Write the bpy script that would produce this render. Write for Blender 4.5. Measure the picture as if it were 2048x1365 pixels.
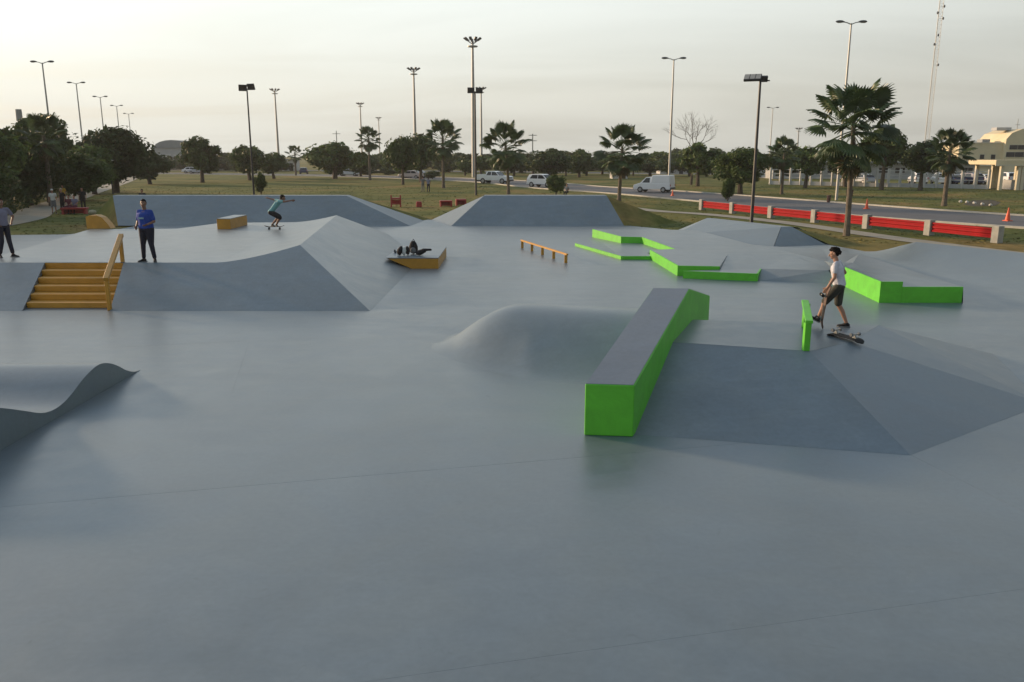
import bpy, bmesh, math, random
from mathutils import Vector, Matrix, Euler, noise
R = math.radians
for o in list(bpy.data.objects): bpy.data.objects.remove(o, do_unlink=True)
sc = bpy.context.scene
col = sc.collection
random.seed(7)

# ------------------------------------------------------------------ camera
F = 1650.0; CH = 3.85; PITCH = R(12.62)
cd = bpy.data.cameras.new('camera'); cam = bpy.data.objects.new('camera', cd); col.objects.link(cam)
cam.location = (0, 0, CH); cam.rotation_euler = (R(90) - PITCH, 0, 0)
cd.sensor_width = 36; cd.lens = 36 * F / 2048; cd.clip_start = 0.1; cd.clip_end = 6000
sc.camera = cam

# ------------------------------------------------------------------ sky, sun, exposure
SUN_AZ = R(-60); SUN_EL = R(12)       # azimuth measured from +Y towards +X
sdir = Vector((math.sin(SUN_AZ) * math.cos(SUN_EL), math.cos(SUN_AZ) * math.cos(SUN_EL), math.sin(SUN_EL)))
w = bpy.data.worlds.new('World'); sc.world = w; w.use_nodes = True
nt = w.node_tree; N = nt.nodes; L = nt.links
for n in list(N): N.remove(n)
out = N.new('ShaderNodeOutputWorld'); bg = N.new('ShaderNodeBackground'); bg.inputs[1].default_value = 0.1
L.new(bg.outputs[0], out.inputs[0])
sky = N.new('ShaderNodeTexSky'); sky.sky_type = 'NISHITA'; sky.sun_disc = False
sky.sun_elevation = SUN_EL; sky.sun_rotation = SUN_AZ; sky.air_density = 1.0; sky.dust_density = 4.0; sky.ozone_density = 1.0
tc = N.new('ShaderNodeTexCoord')
def vmath(op, a, b=None):
    n = N.new('ShaderNodeVectorMath'); n.operation = op
    L.new(a, n.inputs[0])
    if b is not None:
        if isinstance(b, (tuple, Vector)): n.inputs[1].default_value = b
        else: L.new(b, n.inputs[1])
    return n
def fmath(op, a, b=None, c=None, tree=None):
    T = tree or nt
    n = T.nodes.new('ShaderNodeMath'); n.operation = op
    for i, v in enumerate((a, b, c)):
        if v is None: continue
        if isinstance(v, (int, float)): n.inputs[i].default_value = v
        else: T.links.new(v, n.inputs[i])
    return n.outputs[0]
nrm = vmath('NORMALIZE', tc.outputs['Generated'])
dt = vmath('DOT_PRODUCT', nrm.outputs[0], sdir).outputs['Value']
t = fmath('MULTIPLY_ADD', dt, 0.5, 0.5)
bri = fmath('ADD', fmath('MULTIPLY_ADD', fmath('POWER', t, 1.3), 0.62, 0.305), fmath('MULTIPLY', fmath('POWER', t, 36.0), 0.25))      # veil brighter towards the hidden sun
sep = N.new('ShaderNodeSeparateXYZ'); L.new(nrm.outputs[0], sep.inputs[0])
el = sep.outputs[2]
elr = N.new('ShaderNodeValToRGB'); L.new(el, elr.inputs[0])
cr = elr.color_ramp
cr.elements[0].position = 0.0; cr.elements[0].color = (0.68, 0.68, 0.62, 1)
cr.elements[1].position = 1.0; cr.elements[1].color = (0.30, 0.38, 0.47, 1)
e = cr.elements.new(0.07); e.color = (0.80, 0.81, 0.73, 1)
e = cr.elements.new(0.16); e.color = (0.93, 0.98, 0.93, 1)
e = cr.elements.new(0.26); e.color = (0.94, 1.03, 1.04, 1)
e = cr.elements.new(0.50); e.color = (0.48, 0.58, 0.68, 1)
# thin cloud streaks projected on a flat layer overhead
zc = fmath('MAXIMUM', fmath('ADD', el, 0.12), 0.05)
cx = fmath('DIVIDE', sep.outputs[0], zc); cy = fmath('DIVIDE', sep.outputs[1], zc)
cmb = N.new('ShaderNodeCombineXYZ'); L.new(fmath('MULTIPLY', cx, 0.45), cmb.inputs[0]); L.new(fmath('MULTIPLY', cy, 1.1), cmb.inputs[1])
nz = N.new('ShaderNodeTexNoise'); nz.inputs['Scale'].default_value = 0.75; nz.inputs['Detail'].default_value = 5; nz.inputs['Roughness'].default_value = 0.55
nz.inputs['Distortion'].default_value = 0.6
L.new(cmb.outputs[0], nz.inputs['Vector'])
cl = fmath('MULTIPLY_ADD', nz.outputs[0], 0.20, 0.90)
fac = fmath('MULTIPLY', fmath('MULTIPLY', bri, cl), 10.0)
veil = vmath('SCALE', elr.outputs[0]); L.new(fac, veil.inputs['Scale'])
mx = N.new('ShaderNodeMix'); mx.data_type = 'RGBA'
cf = N.new('ShaderNodeMapRange'); L.new(nz.outputs[0], cf.inputs[0]); cf.inputs[1].default_value = 0.3; cf.inputs[2].default_value = 0.55
cf.inputs[3].default_value = 0.84; cf.inputs[4].default_value = 0.97
L.new(cf.outputs[0], mx.inputs[0]); L.new(sky.outputs[0], mx.inputs[6]); L.new(veil.outputs[0], mx.inputs[7])
L.new(mx.outputs[2], bg.inputs[0])

sd = bpy.data.lights.new('sun', 'SUN'); sun = bpy.data.objects.new('sun', sd); col.objects.link(sun)
sd.energy = 3.8; sd.angle = R(5); sd.color = (1.0, 0.69, 0.42)
sun.rotation_euler = (-sdir).to_track_quat('-Z', 'Y').to_euler()
sc.view_settings.view_transform = 'Standard'; sc.view_settings.look = 'None'
sc.view_settings.exposure = 0.45; sc.view_settings.gamma = 1.0
sc.view_settings.use_curve_mapping = False
sc.render.engine = 'CYCLES'

# ------------------------------------------------------------------ helpers
def W(u, v, z=0.0):
    "where the ray through photo pixel (u, v) meets height z"
    a = (u - 1024) / F; b = (682.5 - v) / F
    d = Vector((a, math.cos(PITCH) + b * math.sin(PITCH), -math.sin(PITCH) + b * math.cos(PITCH)))
    k = (z - CH) / d.z
    return Vector((d.x * k, d.y * k, z))
def topz(D, v):
    b = (682.5 - v) / F
    return CH + D * (-math.sin(PITCH) + b * math.cos(PITCH)) / (math.cos(PITCH) + b * math.sin(PITCH))
def at(u, D, z=0.0):
    dc = D * math.cos(PITCH) + (CH - z) * math.sin(PITCH)
    return Vector(((u - 1024) / F * dc, D, z))

def tag(o, label=None, cat=None, group=None, kind=None):
    if label: o['label'] = label
    if cat: o['category'] = cat
    if group: o['group'] = group
    if kind: o['kind'] = kind
    return o
def empty(name, loc, rz=0.0, label=None, cat=None, group=None):
    o = bpy.data.objects.new(name, None); col.objects.link(o)
    o.location = loc; o.rotation_euler = (0, 0, rz); o.empty_display_size = 0.2
    return tag(o, label, cat, group)
def link(name, me, parent=None, mat=None):
    o = bpy.data.objects.new(name, me); col.objects.link(o)
    if mat and not me.materials: me.materials.append(mat)
    if parent: o.parent = parent
    return o
def mesh(name, verts, faces, mat=None, smooth=False):
    me = bpy.data.meshes.new(name); me.from_pydata([tuple(v) for v in verts], [], faces); me.update()
    if mat: me.materials.append(mat)
    if smooth: me.shade_smooth()
    return me
def kids(o): return [c for c in bpy.data.objects if c.parent is o]
def copy_tree(o, children_map=None, parent=None):
    c = o.copy(); col.objects.link(c)
    if parent: c.parent = parent
    for ch in list(o.children): copy_tree(ch, None, c)
    return c

class MB:
    "collects simple solids and links them as one mesh object"
    def __init__(s): s.bm = bmesh.new()
    def add(s, verts, faces, M=None):
        vs = [s.bm.verts.new((M @ Vector(v)) if M else v) for v in verts]
        for f in faces:
            try: s.bm.faces.new([vs[i] for i in f])
            except ValueError: pass
        return s
    def box(s, c, size, M=None, taper=1.0):
        x, y, z = [k / 2 for k in size]; c = Vector(c)
        v = [c + Vector(p) for p in ((-x, -y, -z), (x, -y, -z), (x, y, -z), (-x, y, -z),
             (-x * taper, -y * taper, z), (x * taper, -y * taper, z), (x * taper, y * taper, z), (-x * taper, y * taper, z))]
        return s.add(v, [(3, 2, 1, 0), (4, 5, 6, 7), (0, 1, 5, 4), (1, 2, 6, 5), (2, 3, 7, 6), (3, 0, 4, 7)], M)
    def bar(s, a, b, wdt, hgt):
        "rectangular bar from a to b, hgt measured upwards"
        a = Vector(a); b = Vector(b); d = (b - a).normalized(); up = Vector((0, 0, 1))
        if abs(d.z) > 0.95: up = Vector((0, 1, 0))
        sx = d.cross(up).normalized() * wdt / 2; sz = sx.cross(d).normalized() * hgt / 2
        v = [a - sx - sz, a + sx - sz, a + sx + sz, a - sx + sz, b - sx - sz, b + sx - sz, b + sx + sz, b - sx + sz]
        return s.add(v, [(0, 1, 2, 3), (7, 6, 5, 4), (0, 4, 5, 1), (1, 5, 6, 2), (2, 6, 7, 3), (3, 7, 4, 0)])
    def tube(s, pts, rad, n=8, caps=True):
        pts = [Vector(p) for p in pts]
        if not isinstance(rad, (list, tuple)): rad = [rad] * len(pts)
        rings = []
        for i, p in enumerate(pts):
            d = (pts[min(i + 1, len(pts) - 1)] - pts[max(i - 1, 0)]).normalized()
            ref = Vector((1, 0, 0)) if abs(d.z) > 0.8 else Vector((0, 0, 1))
            a = d.cross(ref).normalized(); b = d.cross(a).normalized()
            rings.append([s.bm.verts.new(p + (a * math.cos(2 * math.pi * k / n) + b * math.sin(2 * math.pi * k / n)) * rad[i]) for k in range(n)])
        for r0, r1 in zip(rings, rings[1:]):
            for k in range(n): s.bm.faces.new((r0[k], r0[(k + 1) % n], r1[(k + 1) % n], r1[k]))
        if caps: s.bm.faces.new(rings[0][::-1]); s.bm.faces.new(rings[-1])
        return s
    def prism(s, pts, axis, lo, hi):
        "extrude a 2D outline along an axis: axis 'x' -> pts are (y,z), 'y' -> (x,z), 'z' -> (x,y)"
        def p3(p, k):
            return {'x': (k, p[0], p[1]), 'y': (p[0], k, p[1]), 'z': (p[0], p[1], k)}[axis]
        n = len(pts)
        return s.add([p3(p, lo) for p in pts] + [p3(p, hi) for p in pts],
                     [tuple(range(n))[::-1], tuple(range(n, 2 * n))] + [(i, (i + 1) % n, (i + 1) % n + n, i + n) for i in range(n)])
    def hull(s, ells, seg=8, M=None):
        "convex hull of ellipsoids (centre, radii)"
        vs = []
        for c, r in ells:
            if not isinstance(r, (tuple, list)): r = (r, r, r)
            for i in range(seg // 2 + 1):
                th = math.pi * i / (seg // 2)
                for k in range(seg if 0 < i < seg // 2 else 1):
                    ph = 2 * math.pi * k / seg
                    p = Vector(c) + Vector((r[0] * math.sin(th) * math.cos(ph), r[1] * math.sin(th) * math.sin(ph), r[2] * math.cos(th)))
                    vs.append(s.bm.verts.new((M @ p) if M else p))
        g = bmesh.ops.convex_hull(s.bm, input=vs, use_existing_faces=False)
        junk = [x for x in g['geom_interior'] if isinstance(x, bmesh.types.BMVert)] + [x for x in g['geom_unused'] if isinstance(x, bmesh.types.BMVert)]
        junk = list({v for v in junk if v.is_valid})
        if junk: bmesh.ops.delete(s.bm, geom=junk, context='VERTS')
        return s
    def me(s, name, mat=None, smooth=False, bevel=0, sharp=R(35)):
        bmesh.ops.recalc_face_normals(s.bm, faces=s.bm.faces)
        if bevel:
            ed = [e for e in s.bm.edges if len(e.link_faces) == 2 and e.calc_face_angle(0) > R(25)]
            bmesh.ops.bevel(s.bm, geom=ed, offset=bevel, segments=1, affect='EDGES', clamp_overlap=True)
        m = bpy.data.meshes.new(name); s.bm.to_mesh(m); s.bm.free()
        if mat: m.materials.append(mat)
        if smooth:
            m.shade_smooth()
            try: m.set_sharp_from_angle(angle=sharp)
            except Exception: pass
        return m
    def obj(s, name, mat, parent=None, **k):
        return link(name, s.me(name, mat, **k), parent)

# ------------------------------------------------------------------ materials
def mat(name, rgb, rough=0.6, var=0.12, scale=3.0, bump=0.0, bscale=40.0, metal=0.0, spec=0.5, detail=5, rvar=0.0, coord='pos', transl=0.0, perobj=0.0, hue2=None, coat=0.0, warp=0.0, stretch=None):
    m = bpy.data.materials.new(name); m.use_nodes = True
    T = m.node_tree; b = T.nodes['Principled BSDF']
    b.inputs['Roughness'].default_value = rough; b.inputs['Metallic'].default_value = metal
    b.inputs['Specular IOR Level'].default_value = spec
    if coat: b.inputs['Coat Weight'].default_value = coat; b.inputs['Coat Roughness'].default_value = 0.12
    if coord == 'pos': v = T.nodes.new('ShaderNodeNewGeometry').outputs['Position']
    else: v = T.nodes.new('ShaderNodeTexCoord').outputs['Object']
    if stretch:
        mp = T.nodes.new('ShaderNodeMapping'); T.links.new(v, mp.inputs[0]); mp.inputs['Scale'].default_value = stretch; v = mp.outputs[0]
    n = T.nodes.new('ShaderNodeTexNoise'); n.inputs['Scale'].default_value = scale; n.inputs['Detail'].default_value = detail
    n.inputs['Roughness'].default_value = 0.62; n.inputs['Distortion'].default_value = warp
    T.links.new(v, n.inputs['Vector'])
    r = T.nodes.new('ShaderNodeValToRGB'); T.links.new(n.outputs[0], r.inputs[0])
    c2 = hue2 or rgb
    r.color_ramp.elements[0].position = 0.3; r.color_ramp.elements[1].position = 0.7
    r.color_ramp.elements[0].color = tuple(c * (1 - var) for c in rgb) + (1,)
    r.color_ramp.elements[1].color = tuple(min(1, c * (1 + var)) for c in c2) + (1,)
    cs = r.outputs[0]
    if perobj:
        oi = T.nodes.new('ShaderNodeObjectInfo'); h = T.nodes.new('ShaderNodeHueSaturation')
        T.links.new(fmath('MULTIPLY_ADD', oi.outputs['Random'], 2 * perobj, 1 - perobj, T), h.inputs['Value'])
        T.links.new(cs, h.inputs['Color']); cs = h.outputs[0]
    T.links.new(cs, b.inputs['Base Color'])
    if rvar:
        n3 = T.nodes.new('ShaderNodeTexNoise'); n3.inputs['Scale'].default_value = scale * 0.7; n3.inputs['Detail'].default_value = 6
        T.links.new(v, n3.inputs['Vector'])
        T.links.new(fmath('MULTIPLY_ADD', n3.outputs[0], 2 * rvar, rough - rvar, T), b.inputs['Roughness'])
    if bump:
        n2 = T.nodes.new('ShaderNodeTexNoise'); n2.inputs['Scale'].default_value = bscale; n2.inputs['Detail'].default_value = 4
        T.links.new(v, n2.inputs['Vector'])
        bp = T.nodes.new('ShaderNodeBump'); bp.inputs['Strength'].default_value = bump; bp.inputs['Distance'].default_value = 0.02
        T.links.new(n2.outputs[0], bp.inputs['Height']); T.links.new(bp.outputs[0], b.inputs['Normal'])
    if transl:
        tr = T.nodes.new('ShaderNodeBsdfTranslucent'); T.links.new(cs, tr.inputs[0])
        mixs = T.nodes.new('ShaderNodeMixShader'); mixs.inputs[0].default_value = transl
        T.links.new(b.outputs[0], mixs.inputs[1]); T.links.new(tr.outputs[0], mixs.inputs[2])
        T.links.new(mixs.outputs[0], T.nodes['Material Output'].inputs[0])
    return m

def painted_concrete(name, rgb, rough=0.36):
    "worn painted concrete: broad mottling, trowel swirls, scuffs and faint tyre and wheel scratches"
    m = bpy.data.materials.new(name); m.use_nodes = True
    T = m.node_tree; b = T.nodes['Principled BSDF']; A = T.nodes.new; K = T.links.new
    pos = A('ShaderNodeNewGeometry').outputs['Position']
    def nz(scale, det=5, dist=0.0, ro=0.6, stretch=None, rot=0):
        n = A('ShaderNodeTexNoise'); n.inputs['Scale'].default_value = scale; n.inputs['Detail'].default_value = det
        n.inputs['Distortion'].default_value = dist; n.inputs['Roughness'].default_value = ro
        if stretch:
            mp = A('ShaderNodeMapping'); mp.inputs['Scale'].default_value = stretch; mp.inputs['Rotation'].default_value = (0, 0, rot)
            K(pos, mp.inputs[0]); K(mp.outputs[0], n.inputs['Vector'])
        else: K(pos, n.inputs['Vector'])
        return n.outputs[0]
    big = nz(0.33, 4, 0.8); mid = nz(1.6, 6, 1.2, 0.65); fine = nz(14, 5); streak = nz(1.0, 6, 1.0, 0.7, (0.5, 2.6, 1), R(-13))
    def mr(x, a, bb, c, d, clamp=True):
        n = A('ShaderNodeMapRange'); n.clamp = clamp; K(x, n.inputs[0])
        for i, q in enumerate((a, bb, c, d)): n.inputs[i + 1].default_value = q
        return n.outputs[0]
    val = fmath('MULTIPLY', mr(big, .3, .7, .90, 1.09), mr(mid, .3, .7, .90, 1.09), tree=T)
    val = fmath('MULTIPLY', val, mr(streak, .3, .7, .93, 1.07), tree=T)
    val = fmath('MULTIPLY', val, mr(fine, .3, .7, .93, 1.06), tree=T)
    oi = A('ShaderNodeObjectInfo')
    val = fmath('MULTIPLY', val, mr(oi.outputs['Random'], 0, 1, .97, 1.03), tree=T)
    # thin scratches: the level lines of a warped noise, broken up by another
    sc1 = nz(0.55, 3, 2.5); lines = mr(fmath('ABSOLUTE', fmath('SUBTRACT', sc1, 0.5, tree=T), tree=T), 0.0, 0.0035, 1, 0)
    brk = mr(nz(2.3, 2), .56, .62, 0, 1)
    val = fmath('MULTIPLY', val, fmath('SUBTRACT', 1.0, fmath('MULTIPLY', fmath('MULTIPLY', lines, brk, tree=T), 0.15, tree=T), tree=T), tree=T)
    spots = mr(nz(6.0, 2, 0.5), .74, .80, 0, 1)
    val = fmath('MULTIPLY', val, fmath('SUBTRACT', 1.0, fmath('MULTIPLY', spots, 0.25, tree=T), tree=T), tree=T)
    sc2 = nz(0.9, 4, 3.2, .5); l2 = mr(fmath('ABSOLUTE', fmath('SUBTRACT', sc2, 0.47, tree=T), tree=T), 0.0, 0.0022, 1, 0)
    val = fmath('MULTIPLY', val, fmath('ADD', 1.0, fmath('MULTIPLY', fmath('MULTIPLY', l2, mr(nz(1.1, 3), .54, .60, 0, 1), tree=T), 0.20, tree=T), tree=T), tree=T)
    cm = A('ShaderNodeMix'); cm.data_type = 'RGBA'; K(mr(nz(0.8, 4, 1.0), .38, .68, 0, 1), cm.inputs[0])
    cm.inputs[6].default_value = rgb + (1,); cm.inputs[7].default_value = (rgb[0] * 1.07, rgb[1] * 1.02, rgb[2] * 0.96, 1)
    sv = A('ShaderNodeVectorMath'); sv.operation = 'SCALE'; K(cm.outputs[2], sv.inputs[0]); K(val, sv.inputs['Scale'])
    K(sv.outputs[0], b.inputs['Base Color'])
    rv = fmath('ADD', mr(mid, .3, .7, rough - .03, rough + .05), mr(streak, .35, .65, -.02, .03), tree=T)
    K(rv, b.inputs['Roughness'])
    b.inputs['Specular IOR Level'].default_value = 0.5 if rough > .40 else 1.0
    bp = A('ShaderNodeBump'); bp.inputs['Strength'].default_value = 0.05; bp.inputs['Distance'].default_value = 0.010
    K(fmath('ADD', fmath('MULTIPLY', streak, 0.7, tree=T), fmath('MULTIPLY', nz(30, 3), 0.25, tree=T), tree=T), bp.inputs['Height']); K(bp.outputs[0], b.inputs['Normal'])
    return m

M = {}
M['floor'] = painted_concrete('painted_concrete', (0.115, 0.156, 0.190), 0.36)
M['bank'] = painted_concrete('bank_shading_paint', (0.158, 0.200, 0.235), 0.46)  # floor paint again, retoned so the banks' shading sits in the colour
M['joint'] = mat('joint_sealant', (0.115, 0.135, 0.15), 0.6)
M['green'] = mat('green_paint', (0.105, 0.49, 0.028), 0.5, 0.14, 2.2, 0.15, 30, rvar=0.08, warp=1.0, detail=8)
M['orange'] = mat('ochre_paint', (0.48, 0.235, 0.022), 0.45, 0.14, 3.0, 0.15, 30, rvar=0.06)
M['grass'] = None
M['asphalt'] = mat('asphalt', (0.105, 0.108, 0.118), 0.85, 0.16, 0.6, 0.2, 12)
M['path'] = mat('path_concrete', (0.30, 0.285, 0.235), 0.85, 0.18, 0.8, 0.2, 12)
M['kerb'] = mat('kerb_concrete', (0.42, 0.41, 0.36), 0.8, 0.15, 1.5)
M['leaf'] = mat('leaf', (0.050, 0.092, 0.026), 0.6, 0.35, 0.5, transl=0.22, perobj=0.25, hue2=(0.080, 0.118, 0.032), spec=.25)
M['leaf2'] = mat('leaf_fresh', (0.056, 0.105, 0.026), 0.6, 0.35, 0.7, transl=0.28, perobj=0.2, hue2=(0.088, 0.13, 0.034), spec=.25)
M['leaf_dark'] = mat('leaf_dark', (0.036, 0.066, 0.022), 0.65, 0.35, 0.5, transl=0.15, perobj=0.25, hue2=(0.058, 0.086, 0.028), spec=.25)
M['frond'] = mat('palm_frond', (0.050, 0.088, 0.034), 0.45, 0.3, 1.0, transl=0.2, perobj=0.3, hue2=(0.075, 0.115, 0.042))
M['dryfrond'] = mat('dry_frond', (0.13, 0.105, 0.055), 0.7, 0.3, 1.0, transl=0.15, perobj=0.25)
M['bark'] = mat('bark', (0.085, 0.066, 0.048), 0.9, 0.35, 6, 0.5, 20)
M['palmbark'] = mat('palm_bark', (0.135, 0.110, 0.082), 0.9, 0.35, 5, 0.6, 14)
M['steel'] = mat('galvanised_steel', (0.36, 0.36, 0.34), 0.5, 0.1, 4, metal=0.3)
M['darksteel'] = mat('dark_steel', (0.030, 0.031, 0.035), 0.5, 0.15, 4)
M['lampgrey'] = mat('lamp_housing', (0.10, 0.105, 0.11), 0.5, 0.1, 4)
M['lampglass'] = mat('lamp_glass', (0.35, 0.34, 0.31), 0.25, 0.1, 4)
M['white'] = mat('white_paint', (0.72, 0.72, 0.70), 0.35, 0.06, 2)
M['carwhite'] = mat('car_white', (0.76, 0.77, 0.78), 0.3, 0.03, 2, coat=0.6)
M['carsilver'] = mat('car_silver', (0.40, 0.43, 0.48), 0.3, 0.03, 2, coat=0.6, metal=0.3)
M['carpink'] = mat('car_beige', (0.55, 0.45, 0.42), 0.3, 0.03, 2, coat=0.6)
M['carblue'] = mat('car_blue', (0.025, 0.035, 0.10), 0.3, 0.03, 2, coat=0.6)
M['carred'] = mat('car_maroon', (0.12, 0.02, 0.02), 0.3, 0.03, 2, coat=0.6)
M['glass'] = mat('dark_glass', (0.015, 0.018, 0.022), 0.08, 0.1, 2)
M['rubber'] = mat('rubber', (0.018, 0.018, 0.018), 0.8, 0.2, 8)
M['rim'] = mat('rim', (0.35, 0.35, 0.36), 0.35, 0.05, 4, metal=0.6)
M['redrail'] = mat('red_rail_paint', (0.33, 0.010, 0.013), 0.6, spec=.1, var=.1, scale=1.5)
M['redplay'] = mat('red_play_paint', (0.33, 0.030, 0.030), 0.5, 0.2, 3)
M['postconc'] = mat('post_concrete', (0.33, 0.33, 0.30), 0.85, 0.2, 3, 0.3, 20)
M['cream'] = mat('cream_plaster', (0.66, 0.57, 0.38), 0.8, 0.08, 0.6)
M['cream2'] = mat('pale_cream_plaster', (0.62, 0.56, 0.42), 0.8, 0.08, 0.6)
M['greywall'] = mat('grey_plaster', (0.40, 0.41, 0.41), 0.8, 0.12, 0.4)
M['palewall'] = mat('pale_plaster', (0.52, 0.52, 0.50), 0.8, 0.12, 0.4)
M['roofgrey'] = mat('sheet_roof', (0.24, 0.26, 0.27), 0.6, 0.1, 0.5)
M['orangepl'] = mat('cone_orange', (0.75, 0.10, 0.03), 0.5, 0.08, 4)
M['skin'] = mat('skin', (0.36, 0.19, 0.125), 0.55, 0.08, 8)
M['skin2'] = mat('skin_tanned', (0.22, 0.115, 0.075), 0.55, 0.08, 8)
M['hair'] = mat('hair', (0.010, 0.008, 0.007), 0.85, 0.4, 30, 0.8, 60, spec=.15)
M['eyewhite'] = mat('eye_white', (0.7, 0.68, 0.65), 0.3)
M['lip'] = mat('lip', (0.28, 0.10, 0.08), 0.5)
def cloth(n, c): M[n] = mat(n, c, 0.85, 0.14, 6, 0.4, 22, coord='obj')
cloth('tee_white', (0.56, 0.56, 0.62)); cloth('shorts_olive', (0.045, 0.045, 0.035)); cloth('tee_blue', (0.016, 0.055, 0.31))
cloth('trousers_navy', (0.010, 0.012, 0.028)); cloth('tee_teal', (0.16, 0.36, 0.38)); cloth('cloth_black', (0.010, 0.010, 0.012))
cloth('tee_mauve', (0.19, 0.19, 0.27)); cloth('cloth_white', (0.62, 0.64, 0.62)); cloth('cloth_maroon', (0.10, 0.012, 0.030))
cloth('cloth_grey', (0.16, 0.17, 0.18)); cloth('cloth_tan', (0.42, 0.38, 0.26)); cloth('jeans', (0.05, 0.07, 0.12)); cloth('print_pale', (0.22, 0.36, 0.40))
M['wood'] = mat('board_wood', (0.10, 0.055, 0.035), 0.5, 0.2, 8)
M['griptape'] = mat('grip_tape', (0.016, 0.016, 0.016), 0.9, 0.2, 20)
M['stone'] = mat('white_stone', (0.55, 0.53, 0.48), 0.85, 0.2, 4)
M['soil'] = mat('dark_soil', (0.045, 0.038, 0.022), 0.95, 0.3, 2)
M['brown'] = mat('brown_paint', (0.085, 0.035, 0.025), 0.7, 0.2, 3)
M['yellowc'] = mat('yellow_plastic', (0.60, 0.36, 0.05), 0.5, 0.1, 3)

def grass_material():
    m = bpy.data.materials.new('dry_grass'); m.use_nodes = True; T = m.node_tree; b = T.nodes['Principled BSDF']; A = T.nodes.new; K = T.links.new
    b.inputs['Roughness'].default_value = 0.95; b.inputs['Specular IOR Level'].default_value = 0.1
    pos = A('ShaderNodeNewGeometry').outputs['Position']
    def nz(s, d=5, di=0.6):
        n = A('ShaderNodeTexNoise'); n.inputs['Scale'].default_value = s; n.inputs['Detail'].default_value = d; n.inputs['Distortion'].default_value = di; K(pos, n.inputs['Vector']); return n.outputs[0]
    r = A('ShaderNodeValToRGB'); K(nz(0.085, 7, 1.5), r.inputs[0]); c = r.color_ramp
    c.elements[0].position = 0.36; c.elements[0].color = (0.082, 0.104, 0.030, 1)
    c.elements[1].position = 0.66; c.elements[1].color = (0.225, 0.165, 0.065, 1)
    e = c.elements.new(0.46); e.color = (0.122, 0.136, 0.038, 1); e = c.elements.new(0.56); e.color = (0.178, 0.162, 0.054, 1)
    r2 = A('ShaderNodeValToRGB'); K(nz(1.3, 6), r2.inputs[0]); c = r2.color_ramp
    c.elements[0].position = 0.3; c.elements[0].color = (0.66, 0.70, 0.62, 1); c.elements[1].position = 0.7; c.elements[1].color = (1.22, 1.18, 1.12, 1)
    mu = A('ShaderNodeMix'); mu.data_type = 'RGBA'; mu.blend_type = 'MULTIPLY'; mu.inputs[0].default_value = 1
    K(r.outputs[0], mu.inputs[6]); K(r2.outputs[0], mu.inputs[7]); K(mu.outputs[2], b.inputs['Base Color'])
    bp = A('ShaderNodeBump'); bp.inputs['Strength'].default_value = 0.6; bp.inputs['Distance'].default_value = 0.06; K(nz(5, 6), bp.inputs['Height']); K(bp.outputs[0], b.inputs['Normal'])
    return m
M['grass'] = grass_material()

# ------------------------------------------------------------------ setting: ground, road, paths
def sheet(name, pts, z, m, kind='structure'):
    o = link(name, mesh(name, [(p[0], p[1], z) for p in pts], [tuple(range(len(pts)))], m)); o['kind'] = kind; return o
sheet('ground', [(-3000, -300), (3000, -300), (3000, 4000), (-3000, 4000)], -0.06, M['grass'])

def smooth_path(pts, n=8):
    out = []
    P = [Vector((p[0], p[1], 0)) for p in pts]; P = [2 * P[0] - P[1]] + P + [2 * P[-1] - P[-2]]
    for i in range(1, len(P) - 2):
        for k in range(n):
            t = k / n; a, b, c, d = P[i - 1:i + 3]
            out.append(0.5 * ((2 * b) + (c - a) * t + (2 * a - 5 * b + 4 * c - d) * t * t + (-a + 3 * b - 3 * c + d) * t ** 3))
    out.append(P[-2]); return out
PATHPTS = []
def ribbon(name, pts, wl, wr, z, m, h=0.0, kind='structure'):
    "strip along a centre line from wl (left) to wr (right); h > 0 gives it sides"
    c = smooth_path(pts); V = []; Fc = []
    if name == 'path': PATHPTS.extend(c)
    for i, p in enumerate(c):
        d = (c[min(i + 1, len(c) - 1)] - c[max(i - 1, 0)]).normalized(); r = Vector((d.y, -d.x, 0))
        V += [p + r * wl + Vector((0, 0, z)), p + r * wr + Vector((0, 0, z)), p + r * wl + Vector((0, 0, z - h)), p + r * wr + Vector((0, 0, z - h))]
    for i in range(len(c) - 1):
        a = 4 * i; b = a + 4
        Fc.append((a, a + 1, b + 1, b))
        if h: Fc += [(a, b, b + 2, a + 2), (a + 1, a + 3, b + 3, b + 1)]
    o = link(name, mesh(name, V, Fc, m)); o['kind'] = kind; return o
ROAD = [(70, 2), (47, 28), (32, 49.5), (26.5, 60), (21.5, 74.5), (15, 92), (7, 108), (-2, 133), (-22, 160), (-52, 182), (-95, 200), (-160, 214), (-260, 226)]
ribbon('road', ROAD, -5.0, 5.0, -0.045, M['asphalt'])
ribbon('kerb', ROAD, -5.25, -5.0, 0.06, M['kerb'], 0.15)
ribbon('kerb', ROAD, 5.0, 5.25, 0.06, M['kerb'], 0.15)
ROAD2 = [(-300, 262), (-120, 248), (-45, 238), (10, 212), (45, 190), (100, 178), (300, 170)]
ribbon('road', ROAD2, -6, 6, -0.042, M['asphalt'])
ribbon('pavement', ROAD2, 6.6, 8.6, 0.02, M['path'], 0.1)
ribbon('path', [(W(u, v).x, W(u, v).y) for u, v in ((1235, 412), (1310, 421), (1400, 427), (1488, 435), (1600, 448), (1703, 463), (1846, 483), (2046, 508))] + [(23.5, 24), (25, 8)], -0.7, 0.7, -0.030, M['path'])
ribbon('path', [(-29, 30), (-30.5, 50), (-36, 64), (-48, 96), (-62, 134), (-80, 180)], -1.3, 1.3, -0.030, M['path'])
sheet('soil_patch', [tuple(W(u, v)[:2]) for u, v in ((1925, 408), (1945, 400), (1985, 399), (2002, 404), (1990, 411), (1950, 412))], -0.052, M['soil'])

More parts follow.
